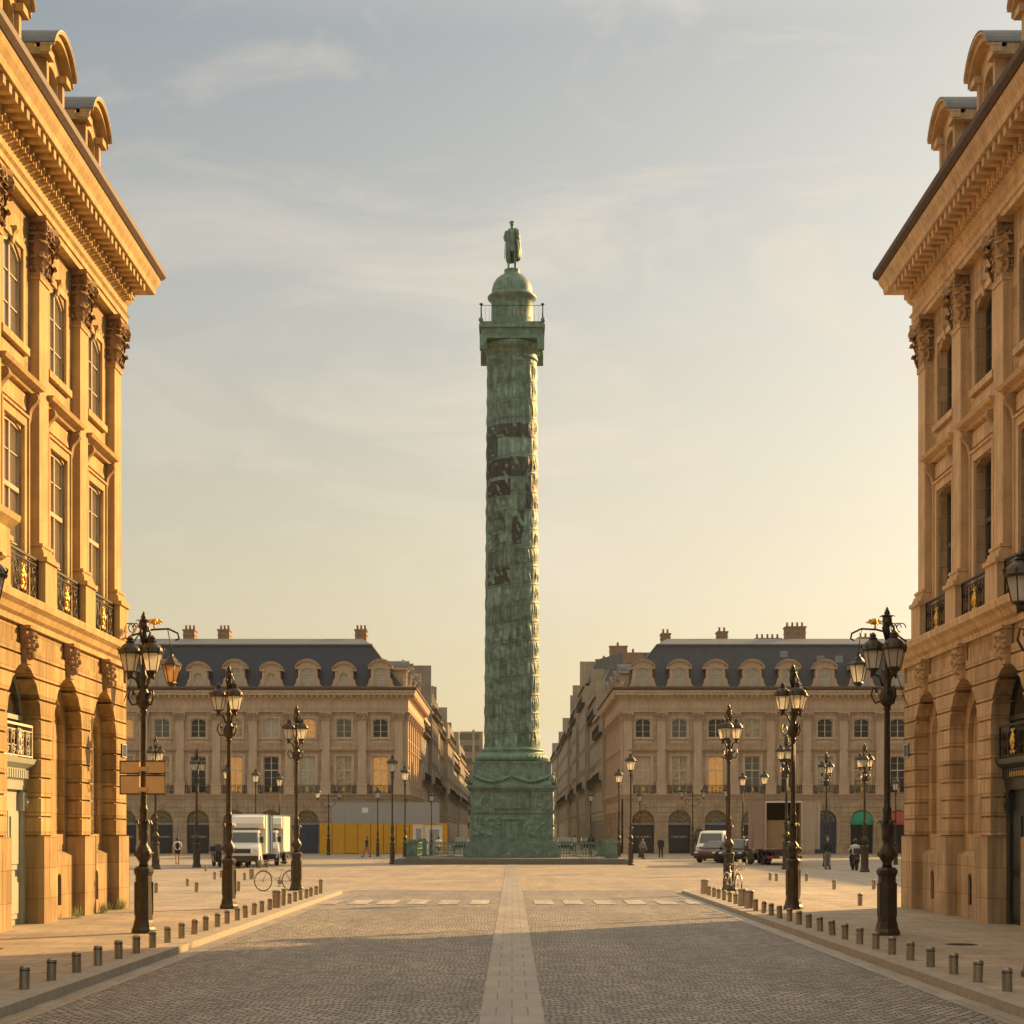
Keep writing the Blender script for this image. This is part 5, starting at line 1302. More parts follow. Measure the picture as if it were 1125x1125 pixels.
GF = 'single-lantern lamps round the column'
for px, py, X_, lab in ((431, 949.5, 0, 'single-lantern lamp in front of the yellow hoarding, just left of the fence corner pier'),
        (693, 950.5, 0, 'single-lantern lamp standing just right of the fence corner pier'),
        (445, 946, 0, 'single-lantern lamp directly behind the left fence corner pier'),
        (680, 944.5, 0, 'single-lantern lamp directly behind the right fence corner pier')):
    x, y = gp(px, py); put(SL, ST, x, y, 0, 0, lab, 1.09 if py > 948 else 1.06, GF)
GS = 'lamps scattered over the square'
for px, py, top, k, lab in (
        (171, 955, 808, 'c', 'lamp on the square seen just right of the near left lamp, taller than its neighbour'),
        (216, 953, 822, 'c', 'lamp behind the walking person in white, left of the white truck'),
        (249, 945, 838, 's', 'small far lamp half hidden by the second left lamp'),
        (281, 942, 843, 's', 'far lamp rising behind the white truck cab'),
        (307, 941, 848, 's', 'far lamp rising behind the rear of the white trucks'),
        (415, 941, 864, 's', 'thin lamp before the middle of the yellow hoarding'),
        (474, 941, 868, 's', 'small lamp before the street mouth, left of the column'),
        (649, 941, 868, 's', 'small lamp before the street mouth, right of the column'),
        (703, 942, 868, 's', 'small lamp before the first dark shopfront right of the column'),
        (816, 944, 847, 's', 'far lamp just right of the third right kerb lamp'),
        (840, 945, 845, 's', 'far lamp rising behind the open lorry'),
        (798, 941, 862, 's', 'small far lamp hidden low behind the third right kerb lamp'),
        (864, 955, 806, 'c', 'lamp half hidden behind the second right kerb lamp'),
        (908, 952, 826, 'c', 'lamp behind the standing dark figure right of the lorry'),
        (950, 958, 816, 'c', 'lamp between the scooter rider and the near right lamp, before the green awning'),
        (984, 950, 852, 's', 'lamp in front of the red awning beside the right mansion corner')):
    x, y = gp(px, py); h = EYE+(HZ-top)*y/F
    if k == 'c': put(CA, CT, x, y, 0, rnd.uniform(0, 6), lab, h/6.3, GS)
    else: put(SL, ST, x, y, 0, rnd.uniform(0, 6), lab, h/6.6, GS)
GT = 'twin-armed lamps by the far houses'
put(TL, TT, *gp(361, 939.5), 0, 0, 'twin-armed lamp at the left end of the yellow hoarding', 1.14, GT)
put(TL, TT, *gp(761, 940), 0, 0, 'twin-armed lamp between the second and third shopfronts right of the column', 1.14, GT)

# direction signs on the near left lamp
for z, lab in ((3.12, 'upper pair'), (2.72, 'lower pair')):
    b = MB()
    w0 = .42
    for s in (-1, 1):
        x0, x1 = sorted((s*.06, s*.44)); b.box(x0, x1, -.03, .03, z, z+(.24 if z > 3 else .36))
    b.box(-.09, .09, -.09, .09, z+.05, z+.13)
    o = b.build('direction_sign', M['sign']); o.location = (-7.20, 33.74, .12); 
    f = MB()
    for s in (-1, 1):
        x0, x1 = sorted((s*.05, s*.45)); h = .24 if z > 3 else .36
        f.box(x0, x1, -.035, -.03, z-.012, z+.012); f.box(x0, x1, -.035, -.03, z+h-.012, z+h+.012); f.box(x1-.02 if s > 0 else x0, x1 if s > 0 else x0+.02, -.035, -.03, z+.012, z+h-.012)
    f.build('sign_border', M['bronze'], o)
    tag(o, 'narrower tan direction sign, upper one on the near left lamp' if z > 3 else 'deeper tan direction sign, lower one on the near left lamp', 'sign', 'direction signs on the near left lamp')

# ------------------------------------------------------------------ bollards
def bollard_mesh(h, r):
    b = MB(); b.lathe([(r, 0), (r, h-.014), (r-.012, h)], 20, sm=False); b.lathe([(r*.5, h+.0015), (r*.45, h+.004)], 12, sm=False)
    c = MB(); c.lathe([(r+.004, h-.06), (r+.004, h-.045)], 20, sm=False)
    return b.mesh('bollard', M['steel']), c.mesh('collar', M['plastic'])
BO = bollard_mesh(.29, .064); BT = bollard_mesh(.46, .068); BW = bollard_mesh(.46, .12); BS = bollard_mesh(.33, .066)
def bollard(x, y, z, kind, label, group):
    o = bpy.data.objects.new('bollard', kind[0]); COL.objects.link(o); o.location = (x, y, z); o.rotation_euler = (R(rnd.gauss(0, 1.3)), R(rnd.gauss(0, 1.3)), rnd.uniform(0, 6))
    c = bpy.data.objects.new('collar', kind[1]); COL.objects.link(c); c.parent = o
    tag(o, label, 'bollard', group)
for s, nm in ((-1, 'left'), (1, 'right')):
    g = 'steel bollards along the %s kerb' % nm
    y = 21.8 if s < 0 else 21.5
    n = 27
    for i in range(n):
        k = BO; ad = 'short'
        if i in (18,): k = BW; ad = 'tall stout'
        elif i in (19,): k = BT if s < 0 else BW; ad = 'tall slim' if s < 0 else 'tall stout'
        elif i == n-1: k = BT if s < 0 else BW; ad = 'tall last'
        bollard(s*6.15+rnd.uniform(-.01, .01), y+1.3*i+rnd.uniform(-.02, .02), .12, k, '%s steel bollard, %s from the front in the %s kerb row' % (ad, ORD[i], nm), g)
gq = 'bollards scattered over the square'
for px, py, lab in ((171.6, 981, 'lone bollard right of the near left lamp'), (206, 975, 'upper of two bollards in the open left of the second left lamp'), (216, 980, 'lower of two bollards in the open left of the second left lamp'), (236, 966, 'left one of the bollards before the white truck'), (243, 964, 'second bollard from the left before the white truck'), (262, 979, 'bollard immediately right of the second left lamp'), (269, 967, 'bollard before the right half of the white truck'), (226, 957, 'farthest bollard beside the parked scooter'), (846, 967, 'left of a pair of far bollards before the lorry'), (853, 968, 'right of a pair of far bollards before the lorry'), (886, 968, 'bollard right of the second right lamp'), (916.6, 977, 'bollard in the open behind the right kerb row'), (945, 995, 'bollard left of the near right lamp, in the open'), (960, 977, 'bollard beside the shaft of the near right lamp')):
    x, y = gp(px, py, .12 if py > 976 else 0); bollard(x, y, .12 if y < 64 else 0, BS, lab, gq)
x, y = gp(277, 966); bollard(x, y, 0, BW, 'stout square-shouldered bollard before the white truck wheel', gq)

# ------------------------------------------------------------------ vehicles (front towards -y, wheels on z=0, origin under the middle)
def wheel(mb_t, mb_r, x, y, r, w):
    t = MB(); t.lathe([(r*.62, -w/2), (r*.93, -w/2), (r, -w*.36), (r, w*.36), (r*.93, w/2), (r*.62, w/2)], 24)
    q = MB(); q.lathe([(r*.62, -w*.42), (r*.5, -w*.44), (r*.18, -w*.3), (r*.12, -w*.5), (.01, -w*.5)], 18); q.lathe([(.01, w*.5), (r*.12, w*.5), (r*.18, w*.3), (r*.5, w*.44), (r*.62, w*.42)], 18)
    for k in range(6): a = k*PI/3; q.ball((r*.38*math.cos(a), r*.38*math.sin(a), w*.42), r*.05, 5, 4)
    Mx = Matrix.Translation((x, y, r)) @ Matrix.Rotation(R(90), 4, 'Y'); mb_t.merge(t, Mx); mb_r.merge(q, Mx)
def add_wheels(root, pts, r, w):
    for x, y in pts:
        t = MB(); q = MB(); wheel(t, q, 0, 0, r, w); o = t.build('wheel', M['rubber'], root); o.location = (x, y, 0); q.build('rim', M['steel'], o)
def side_body(prof, half, bev=.08):
    """body from a side outline [(y,z)], narrowing towards the top"""
    b = MB(); zs = [z for _, z in prof]; z0, z1 = min(zs), max(zs)
    def hx(z): t = (z-z0)/(z1-z0); return half*(1-.13*max(0, (t-.45)/.55)**1.3)
    n = len(prof); base = 0
    for s in (-1, 1): b.v += [(s*hx(z), y, z) for y, z in prof]
    b._f(tuple(range(n)), 0, False); b._f(tuple(range(2*n-1, n-1, -1)), 0, False)
    for i in range(n): j = (i+1) % n; b._f((i, n+i, n+j, j), 0, False)
    return b
def bevelled(o, wdt=.05, seg=3):
    m = o.modifiers.new('bevel', 'BEVEL'); m.width = wdt; m.segments = seg; m.limit_method = 'ANGLE'; m.angle_limit = R(30)
    return o
def box_truck(name, label, loc, rz, blue=False, cab=True):
    r = empty(name, loc, rz, label, 'truck', 'white box trucks on the square')
    # cab: front at y=-3.0
    cb = side_body([(-3.0, .45), (-3.05, .95), (-2.93, 1.22), (-2.45, 1.42), (-2.0, 2.12), (-1.85, 2.2), (-1.0, 2.22), (-1.0, .4)], .98)
    bevelled(cb.build('cab', M['white_paint'], r), .06)
    w_ = MB(); w_.poly([(-.84, -2.425, 1.50), (.84, -2.425, 1.50), (.76, -2.07, 2.07), (-.76, -2.07, 2.07)]); w_.prism([(-.84, -2.425, 1.50), (.84, -2.425, 1.50), (.76, -2.07, 2.07), (-.76, -2.07, 2.07)], (0, -.012, .0)); w_.build('windscreen', M['glass'], r)
    for s in (-1, 1):
        q = MB(); q.prism([(s*.99, -2.25, 1.45), (s*.99, -1.25, 1.45), (s*.915, -1.25, 2.05), (s*.915, -1.98, 2.05)], (s*.012, 0, 0)); q.build('side_window', M['glass'], r)
        h = MB(); h.ball((s*.78, -2.97, 1.02), (.17, .10, .13), 10, 7); h.build('headlight', M['lampglass'], r)
        m_ = MB(); m_.box(s*1.06-.09, s*1.06+.09, -2.2, -2.1, 1.45, 1.82); m_.tube([(s*.95, -2.1, 1.5), (s*1.06, -2.12, 1.5)], .02, 5); m_.build('mirror', M['plastic'], r)
    g = MB(); g.box(-.5, .5, -3.07, -3.0, .86, 1.12); g.box(-.95, .95, -3.1, -2.95, .38, .72); bevelled(g.build('bumper_and_grille', M['plastic'], r), .03)
    ch = MB(); ch.box(-.4, .4, -1.0, 3.1, .45, .7); ch.box(-1.0, 1.0, 3.0, 3.15, .4, .55); ch.build('chassis', M['plastic'], r)
    bx = MB(); bx.box(-1.12, 1.12, -.95 if not True else -.95, 3.2, .78, 3.15)
    bx.prism([(-1.1, -.952, 2.25), (-1.1, -1.5, 2.35), (-1.1, -1.62, 2.6), (-1.1, -1.4, 3.0), (-1.1, -.952, 3.1)], (2.2, 0, 0))
    bxo = bx.build('cargo_box', M['box_white'], r); bevelled(bxo, .03, 2)
    tr = MB()
    for s in (-1, 1):
        for z in (.78, 3.11): tr.box(min(s*1.12, s*1.15), max(s*1.12, s*1.15), -.95, 3.2, z, z+.06)
        for y in (-.95, 3.14): tr.box(min(s*1.12, s*1.15), max(s*1.12, s*1.15), y, y+.06, .842, 3.108)
    tr.build('edge_rails', M['steel'], bxo)
    if blue:
        bl = MB()
        for s in (-1, 1): bl.prism([(s*1.121, 1.5, .86), (s*1.121, 2.4, .86), (s*1.121, 2.0, 3.08), (s*1.121, 1.1, 3.08)], (s*.006, 0, 0))
        bl.build('blue_stripe', M['blue'], bxo)
    rd = MB()
    for k in range(2): rd.box(-1.08+k*1.09, -.01+k*1.09, 3.2, 3.23, .85, 3.08)
    rd.build('rear_doors', M['box_white'], r)
    add_wheels(r, [(-.88, -2.2), (.88, -2.2), (-.88, 2.0), (.88, 2.0)], .36, .24)
    return r
box_truck('box_truck', 'white box truck facing the camera behind the second left lamp', (-15.75, 103.2, 0), R(2), True)
box_truck('box_truck', 'white box truck parked behind another white truck, only its sunlit rear side showing', (-15.75, 111.2, 0), R(1))

def van(label, loc, rz):
    r = empty('delivery_van', loc, rz, label, 'van')
    b = side_body([(-2.5, .35), (-2.55, .8), (-2.45, 1.05), (-1.75, 1.25), (-1.15, 2.0), (-.9, 2.15), (2.4, 2.2), (2.5, 2.05), (2.5, .35)], .98)
    bevelled(b.build('body', M['white_paint'], r), .09, 3)
    w_ = MB(); w_.prism([(-.82, -1.72, 1.30), (.82, -1.72, 1.30), (.74, -1.20, 1.98), (-.74, -1.20, 1.98)], (0, -.03, .02)); w_.build('windscreen', M['glass'], r)
    for s in (-1, 1):
        q = MB(); q.prism([(s*.975, -1.5, 1.3), (s*.975, -.5, 1.3), (s*.91, -.5, 1.9), (s*.91, -1.1, 1.9)], (s*.02, 0, 0)); q.build('side_window', M['glass'], r)
        h = MB(); h.ball((s*.76, -2.45, .98), (.18, .12, .12), 10, 7); h.build('headlight', M['lampglass'], r)
        t = MB(); t.box(s*.9-.06, s*.9+.06, 2.48, 2.53, .8, 1.2); t.build('tail_light', M['red'], r)
        m_ = MB(); m_.box(s*1.08-.09, s*1.08+.09, -1.35, -1.25, 1.3, 1.6); m_.build('mirror', M['plastic'], r)
    g = MB(); g.box(-.9, .9, -2.62, -2.5, .32, .62); g.box(-.45, .45, -2.57, -2.5, .72, .95); g.build('bumper', M['plastic'], r)
    add_wheels(r, [(-.86, -1.65), (.86, -1.65), (-.86, 1.6), (.86, 1.6)], .34, .22)
def car(label, loc, rz, m='black_paint', h=1.5):
    r = empty('parked_car', loc, rz, label, 'car', 'dark cars parked in front of the far right house')
    b = side_body([(-2.1, .28), (-2.18, .6), (-2.05, .82), (-1.1, .95), (2.0, .98), (2.15, .8), (2.12, .28)], .88); bevelled(b.build('body', M[m], r), .09, 3)
    c = side_body([(-1.25, .93), (-.45, h-.08), (-.1, h), (1.3, h-.02), (1.95, .95)], .80); bevelled(c.build('cabin', M[m], r), .06, 3)
    w_ = MB(); w_.prism([(-.66, -1.13, 1.0), (.66, -1.13, 1.0), (.58, -.52, h-.12), (-.58, -.52, h-.12)], (0, -.02, .02)); w_.build('windscreen', M['glass'], r)
    w_ = MB(); w_.prism([(-.64, 1.86, 1.02), (.64, 1.86, 1.02), (.56, 1.42, h-.12), (-.56, 1.42, h-.12)], (0, .02, .02)); w_.build('rear_window', M['glass'], r)
    for s in (-1, 1):
        q = MB(); q.prism([(s*.785, -.95, 1.0), (s*.785, 1.55, 1.0), (s*.72, 1.2, h-.1), (s*.72, -.4, h-.1)], (s*.02, 0, 0)); q.build('side_windows', M['glass'], r)
        h_ = MB(); h_.ball((s*.66, -2.1, .68), (.17, .08, .08), 10, 7); h_.build('headlight', M['lampglass'], r)
        t = MB(); t.ball((s*.66, 2.1, .78), (.15, .06, .08), 8, 6); t.build('tail_light', M['red'], r)
        m_ = MB(); m_.ball((s*.95, -.85, 1.02), (.11, .06, .08), 8, 6); m_.build('mirror', M[m], r)
    add_wheels(r, [(-.76, -1.35), (.76, -1.35), (-.76, 1.35), (.76, 1.35)], .32, .21)
van('white van parked facing out in front of the third dark shopfront right of the column', (at(784, 127), 127, 0), R(-14))
car('maroon car parked in front of the white van', (at(790, 119), 119.5, 0), R(-32), 'maroon')
car('tall black car between the white van and the open lorry', (at(811, 117), 117.5, 0), R(-20), 'black_paint', 1.62)

def lorry():
    X, Y = at(861, 109), 109.0
    r = empty('open_lorry', (X, Y, 0), R(-3), 'lorry seen from behind, its brown rear doors swung wide open', 'lorry')
    w, z0, z1, Lb = 1.14, 1.0, 4.0, 6.2
    b = MB(); t = .06
    b.box(-w, -w+t, 0, Lb, z0, z1); b.box(w-t, w, 0, Lb, z0, z1); b.box(-w+t, w-t, 0, Lb, z1-t, z1); b.box(-w+t, w-t, 0, Lb, z0, z0+.08); b.box(-w+t, w-t, Lb-t, Lb, z0+.08, z1-t)
    b.build('cargo_box', M['box_pink'], r)
    i = MB(); i.box(-w+t+.002, -w+t+.03, .02, Lb-.1, z0+.09, z1-t-.01); i.box(w-t-.03, w-t-.002, .02, Lb-.1, z0+.09, z1-t-.01); i.box(-w+.1, w-.1, Lb-.12, Lb-.08, z0+.09, z1-t-.01)
    for k in range(7): i.box(-w+t+.032, -w+t+.06, .3+k*.8, .36+k*.8, z0+.1, z1-.1); i.box(w-t-.06, w-t-.032, .3+k*.8, .36+k*.8, z0+.1, z1-.1)
    i.build('plywood_lining', M['box_tan'], r)
    for s in (-1, 1):
        d = MB(); d.box(*sorted((0, s*1.10)), -.03, .03, z0+.02, z1-.02)
        for x in (.16, .42, .68, .94): d.box(*sorted((s*(x-.02), s*(x+.02))), -.045, -.031, z0+.06, z1-.06)
        d.box(*sorted((0, s*.13)), -.06, -.046, z0-.02, z1+.02)
        for z in (1.5, 2.5, 3.5): d.box(*sorted((s*-.03, s*.3)), -.07, -.0601, z-.03, z+.03)
        d.tube([(s*.85, -.07, z0+.05), (s*.85, -.07, z1-.05)], .018, 6)
        o = d.build('rear_door', M['box_pink' if s < 0 else 'box_door'], r); o.location = (s*(w+.02), -.02, 0); o.rotation_euler.z = R(-14*s if s < 0 else -12)
    e = MB(); e.box(-w-.03, -w+.03, -.05, -.002, z0-.03, z1+.03); e.box(w-.03, w+.03, -.05, -.002, z0-.03, z1+.03); e.box(-w+.03, w-.03, -.05, -.002, z1-.05, z1+.03); e.build('door_frame', M['white_paint'], r)
    ch = MB(); ch.box(-.42, .42, .1, Lb+2.2, .6, .9); ch.box(-w+.02, w-.02, .02, Lb, .86, .995); ch.box(-w, w, -.06, .02, .42, .58)
    for s in (-1, 1): ch.box(min(s*.45, s*.55), max(s*.45, s*.55), .0, .1, .5, .9); ch.box(min(s*.55, s*1.05), max(s*.55, s*1.05), 1.98, 2.0, .2, .8)
    ch.build('chassis', M['maroon'], r)
    for s in (-1, 1):
        t_ = MB(); t_.box(s*.85-.16, s*.85+.16, -.09, -.061, .44, .56); t_.build('tail_light', M['red'], r)
    pl = MB(); pl.box(-.26, .26, -.075, -.061, .44, .55); pl.build('number_plate', M['white'], r)
    cb = MB(); cb.prism([(-1.05, Lb+.15, .5), (-1.05, Lb+1.95, .5), (-1.05, Lb+2.0, 1.3), (-1.05, Lb+1.8, 2.4), (-1.05, Lb+1.6, 2.6), (-1.05, Lb+.15, 2.6)], (2.1, 0, 0)); bevelled(cb.build('cab', M['maroon'], r), .06)
    for x in (-.85, .85):
        for y in (1.4, Lb+1.0): t_ = MB(); q = MB(); wheel(t_, q, 0, 0, .45, .3); o = t_.build('wheel', M['rubber'], r); o.location = (x, y, 0); q.build('rim', M['steel'], o)
    c = MB(); c.box(-.62, .62, -.5, .5, 0, 1.75)
    for z in (0, .83, 1.66):
        for s in (-1, 1): c.box(-.64, .64, s*.51-.012 if s > 0 else -.522, s*.51+.012 if s > 0 else -.498, z, z+.09)
    co = c.build('packing_crate', M['box_tan']); co.location = (X-.42, Y+.75, 1.085); co.rotation_euler.z = R(-3)
    tag(co, 'plywood crate standing just inside the open back of the lorry', 'crate')
lorry()

# scooters
def scooter_root(label, loc, rz, m='black_paint', group='parked scooters'):
    r = empty('scooter', loc, rz, label, 'scooter', group)
    b = MB()    # front towards -y
    b.tube([(0, -.62, .35), (0, -.52, .75), (0, -.42, 1.02)], [.05, .07, .05], 8)
    b.prism([(-.17, -.50, .30), (.17, -.50, .30), (.20, -.44, .85), (.10, -.40, .98), (-.10, -.40, .98), (-.20, -.44, .85)], (0, .07, 0))
    b.box(-.15, .15, -.45, .10, .28, .34)
    b.prism([(-.14, .05, .32), (-.14, .10, .62), (-.14, .85, .78), (-.14, .88, .55), (-.14, .5, .35)], (.28, 0, 0))
    b.ball((0, -.60, .60), (.10, .14, .06), 8, 6)
    bevelled(b.build('body', M[m], r), .025, 2)
    s = MB(); s.prism([(-.14, .08, .64), (-.14, .75, .80), (-.14, .70, .88), (-.14, .10, .74)], (.28, 0, 0)); s.build('seat', M['plastic'], r)
    h = MB(); h.tube([(-.33, -.30, 1.05), (-.1, -.42, 1.04), (.1, -.42, 1.04), (.33, -.30, 1.05)], .018, 6); h.tube([(.2, -.38, 1.05), (.25, -.42, 1.22)], .01, 4); h.tube([(-.2, -.38, 1.05), (-.25, -.42, 1.22)], .01, 4); h.ball((.27, -.43, 1.25), (.06, .02, .04), 6, 5); h.ball((-.27, -.43, 1.25), (.06, .02, .04), 6, 5); h.build('handlebar', M['plastic'], r)
    q = MB(); q.prism([(-.22, -.47, .95), (.22, -.47, .95), (.16, -.36, 1.35), (-.16, -.36, 1.35)], (0, .01, 0)); q.build('windshield', M['glass'], r)
    t = MB(); t.ball((0, .90, .68), (.10, .03, .05), 8, 6); t.build('tail_light', M['red'], r)
    bx = MB(); bx.box(-.2, .2, .72, 1.08, .90, 1.22); bevelled(bx.build('top_case', M['plastic'], r), .04, 2)
    add_wheels(r, [(0, -.68), (0, .62)], .27, .12)
    return r
x, y = gp(939, 956); scooter_root('black scooter ridden away by the rider in a white jacket', (x, y, 0), R(178), 'black_paint', None)
xx, yy = x, y
x, y = gp(238, 952); scooter_root('maroon scooter parked left of the second left lamp', (x, y, 0), R(25), 'maroon')
x, y = gp(268, 953); scooter_root('black scooter parked under the truck cab, right of the second left lamp', (x, y, 0), R(-10))
x, y = gp(831, 950); scooter_root('black scooter parked by the left rear door of the lorry', (x, y, 0), R(30))

def bicycle(label, loc, rz, basket=True):
    r = empty('bicycle', loc, rz, label, 'bicycle', 'parked bicycles')
    for y in (-.53, .53):
        t = MB(); t.tube([(0, y+.33*math.cos(a), .34+.33*math.sin(a)) for a in np.linspace(0, 2*PI, 29)], .018, 6, cap=False); o = t.build('wheel', M['rubber'], r)
        s = MB()
        for k in range(12): a = k*PI/6; s.tube([(0, y, .34), (0, y+.32*math.cos(a), .34+.32*math.sin(a))], .003, 3)
        s.ball((0, y, .34), (.04, .025, .025), 6, 5); s.build('spokes', M['steel'], o)
    f = MB(); bb = (0, .08, .30); st_ = (0, .22, .80); hd = (0, -.36, .82); hb = (0, -.40, .66)
    for a, b in ((bb, st_), (hd, hb), (hb, bb), (hd, (0, .19, .70)), (bb, (0, .53, .34)), ((0, .2, .74), (0, .53, .34)), (hb, (0, -.53, .34)), (hd, (0, -.34, 1.0)), (st_, (0, .24, .92))): f.tube([a, b], .017, 6)
    f.build('frame', M['white_paint'], r)
    h = MB(); h.tube([(-.27, -.18, 1.0), (-.22, -.34, 1.03), (0, -.36, 1.0), (.22, -.34, 1.03), (.27, -.18, 1.0)], .014, 6); h.build('handlebar', M['plastic'], r)
    s = MB(); s.ball((0, .26, .95), (.08, .14, .04), 10, 6); s.build('saddle', M['plastic'], r)
    p = MB(); p.lathe([(.09, -.01), (.09, .01)], 14); q = MB(); q.merge(p, Matrix.Translation((.05, .08, .30)) @ Matrix.Rotation(R(90), 4, 'Y')); q.tube([(.06, .08, .30), (.1, .0, .16)], .012, 5); q.tube([(-.06, .08, .30), (-.1, .16, .44)], .012, 5); q.box(.08, .17, -.05, .04, .14, .165); q.box(-.17, -.08, .12, .21, .43, .455); q.build('crank_and_pedals', M['steel'], r)
    m_ = MB()
    m_.tube([(0, .53+.36*math.cos(a), .34+.36*math.sin(a)) for a in np.linspace(-.1, 2.6, 14)], .022, 5); m_.tube([(0, -.53+.36*math.cos(a), .34+.36*math.sin(a)) for a in np.linspace(.6, 3.0, 14)], .022, 5); m_.build('mudguards', M['white_paint'], r)
    if basket:
        k = MB()
        for z in np.linspace(.80, 1.02, 5): k.tube([(-.15, -.68, z), (.15, -.68, z), (.15, -.42, z), (-.15, -.42, z), (-.15, -.68, z)], .006, 4)
        for x in np.linspace(-.15, .15, 6): k.tube([(x, -.68, .80), (x, -.68, 1.02)], .005, 4); k.tube([(x, -.42, .8), (x, -.42, 1.02)], .005, 4)
        k.box(-.15, .15, -.68, -.42, .79, .8); k.build('basket', M['steel'], r)
x, y = gp(303, 979, .12); bicycle('pale bicycle with a front basket leaning by the third left lamp', (x, y+.3, .12), R(-52))
x, y = gp(807, 984, .12); bicycle('pale bicycle seen end-on beside the third right lamp', (x, y+.5, .12), R(12))

# hoarding in front of the far left house
hd = empty('hoarding', (-18.6, 167.0, 0), 0, 'long yellow site hoarding with a grey upper screen before the far left house', 'hoarding')
b = MB()
Lh = 12.4
for k in range(10): b.box(k*Lh/10+.025, (k+1)*Lh/10-.025, -.04+.012*(k % 2), .04, .03*(k % 3), 2.95)
b.build('yellow_boards', M['yellow'], hd)
b = MB()
for k in range(8): b.box(1.2+k*1.3, 1.2+(k+1)*1.3-.012, -.02, .03, 2.953, 4.95)
b.build('grey_screen', M['greyboard'], hd)
b = MB(); b.box(4.1, 4.7, -.035, -.02, 3.95, 4.45); b.build('white_notice', M['white'], hd)
b = MB()
for k in range(11): b.box(k*Lh/10-.04, k*Lh/10+.04, .04, .12, 0, 2.95)
b.build('posts', M['plastic'], hd)
def cabin(px0, px1, top, Y, label):
    x0, x1 = at(px0, Y), at(px1, Y); h = EYE+(HZ-top)*Y/F
    r = empty('site_cabin', ((x0+x1)/2, Y, 0), R(8), label, 'cabin', 'site cabins at the street mouth'); w = (x1-x0)/2
    b = MB(); b.box(-w, w, 0, 1.3, .05, h); b.box(-w-.04, w+.04, -.05, 1.35, h, h+.08)
    for s in (-1, 1): b.box(min(s*(w-.06), s*w), max(s*(w-.06), s*w), -.03, 0, .05, h)
    bevelled(b.build('shell', M['box_white'], r), .03, 2)
    d = MB(); d.box(-w*.6, w*.6, -.03, -.002, .12, h-.25); d.build('door', M['greyboard'], r)
    k = MB(); k.box(-w-.05, w+.05, -.1, 1.4, 0, .05); k.build('skid', M['plastic'], r)
cabin(455, 465, 907, 150, 'narrow pale site cabin before the right end of the yellow hoarding')
cabin(468, 486, 908, 152, 'wider pale site cabin beside the fence, left of the column')

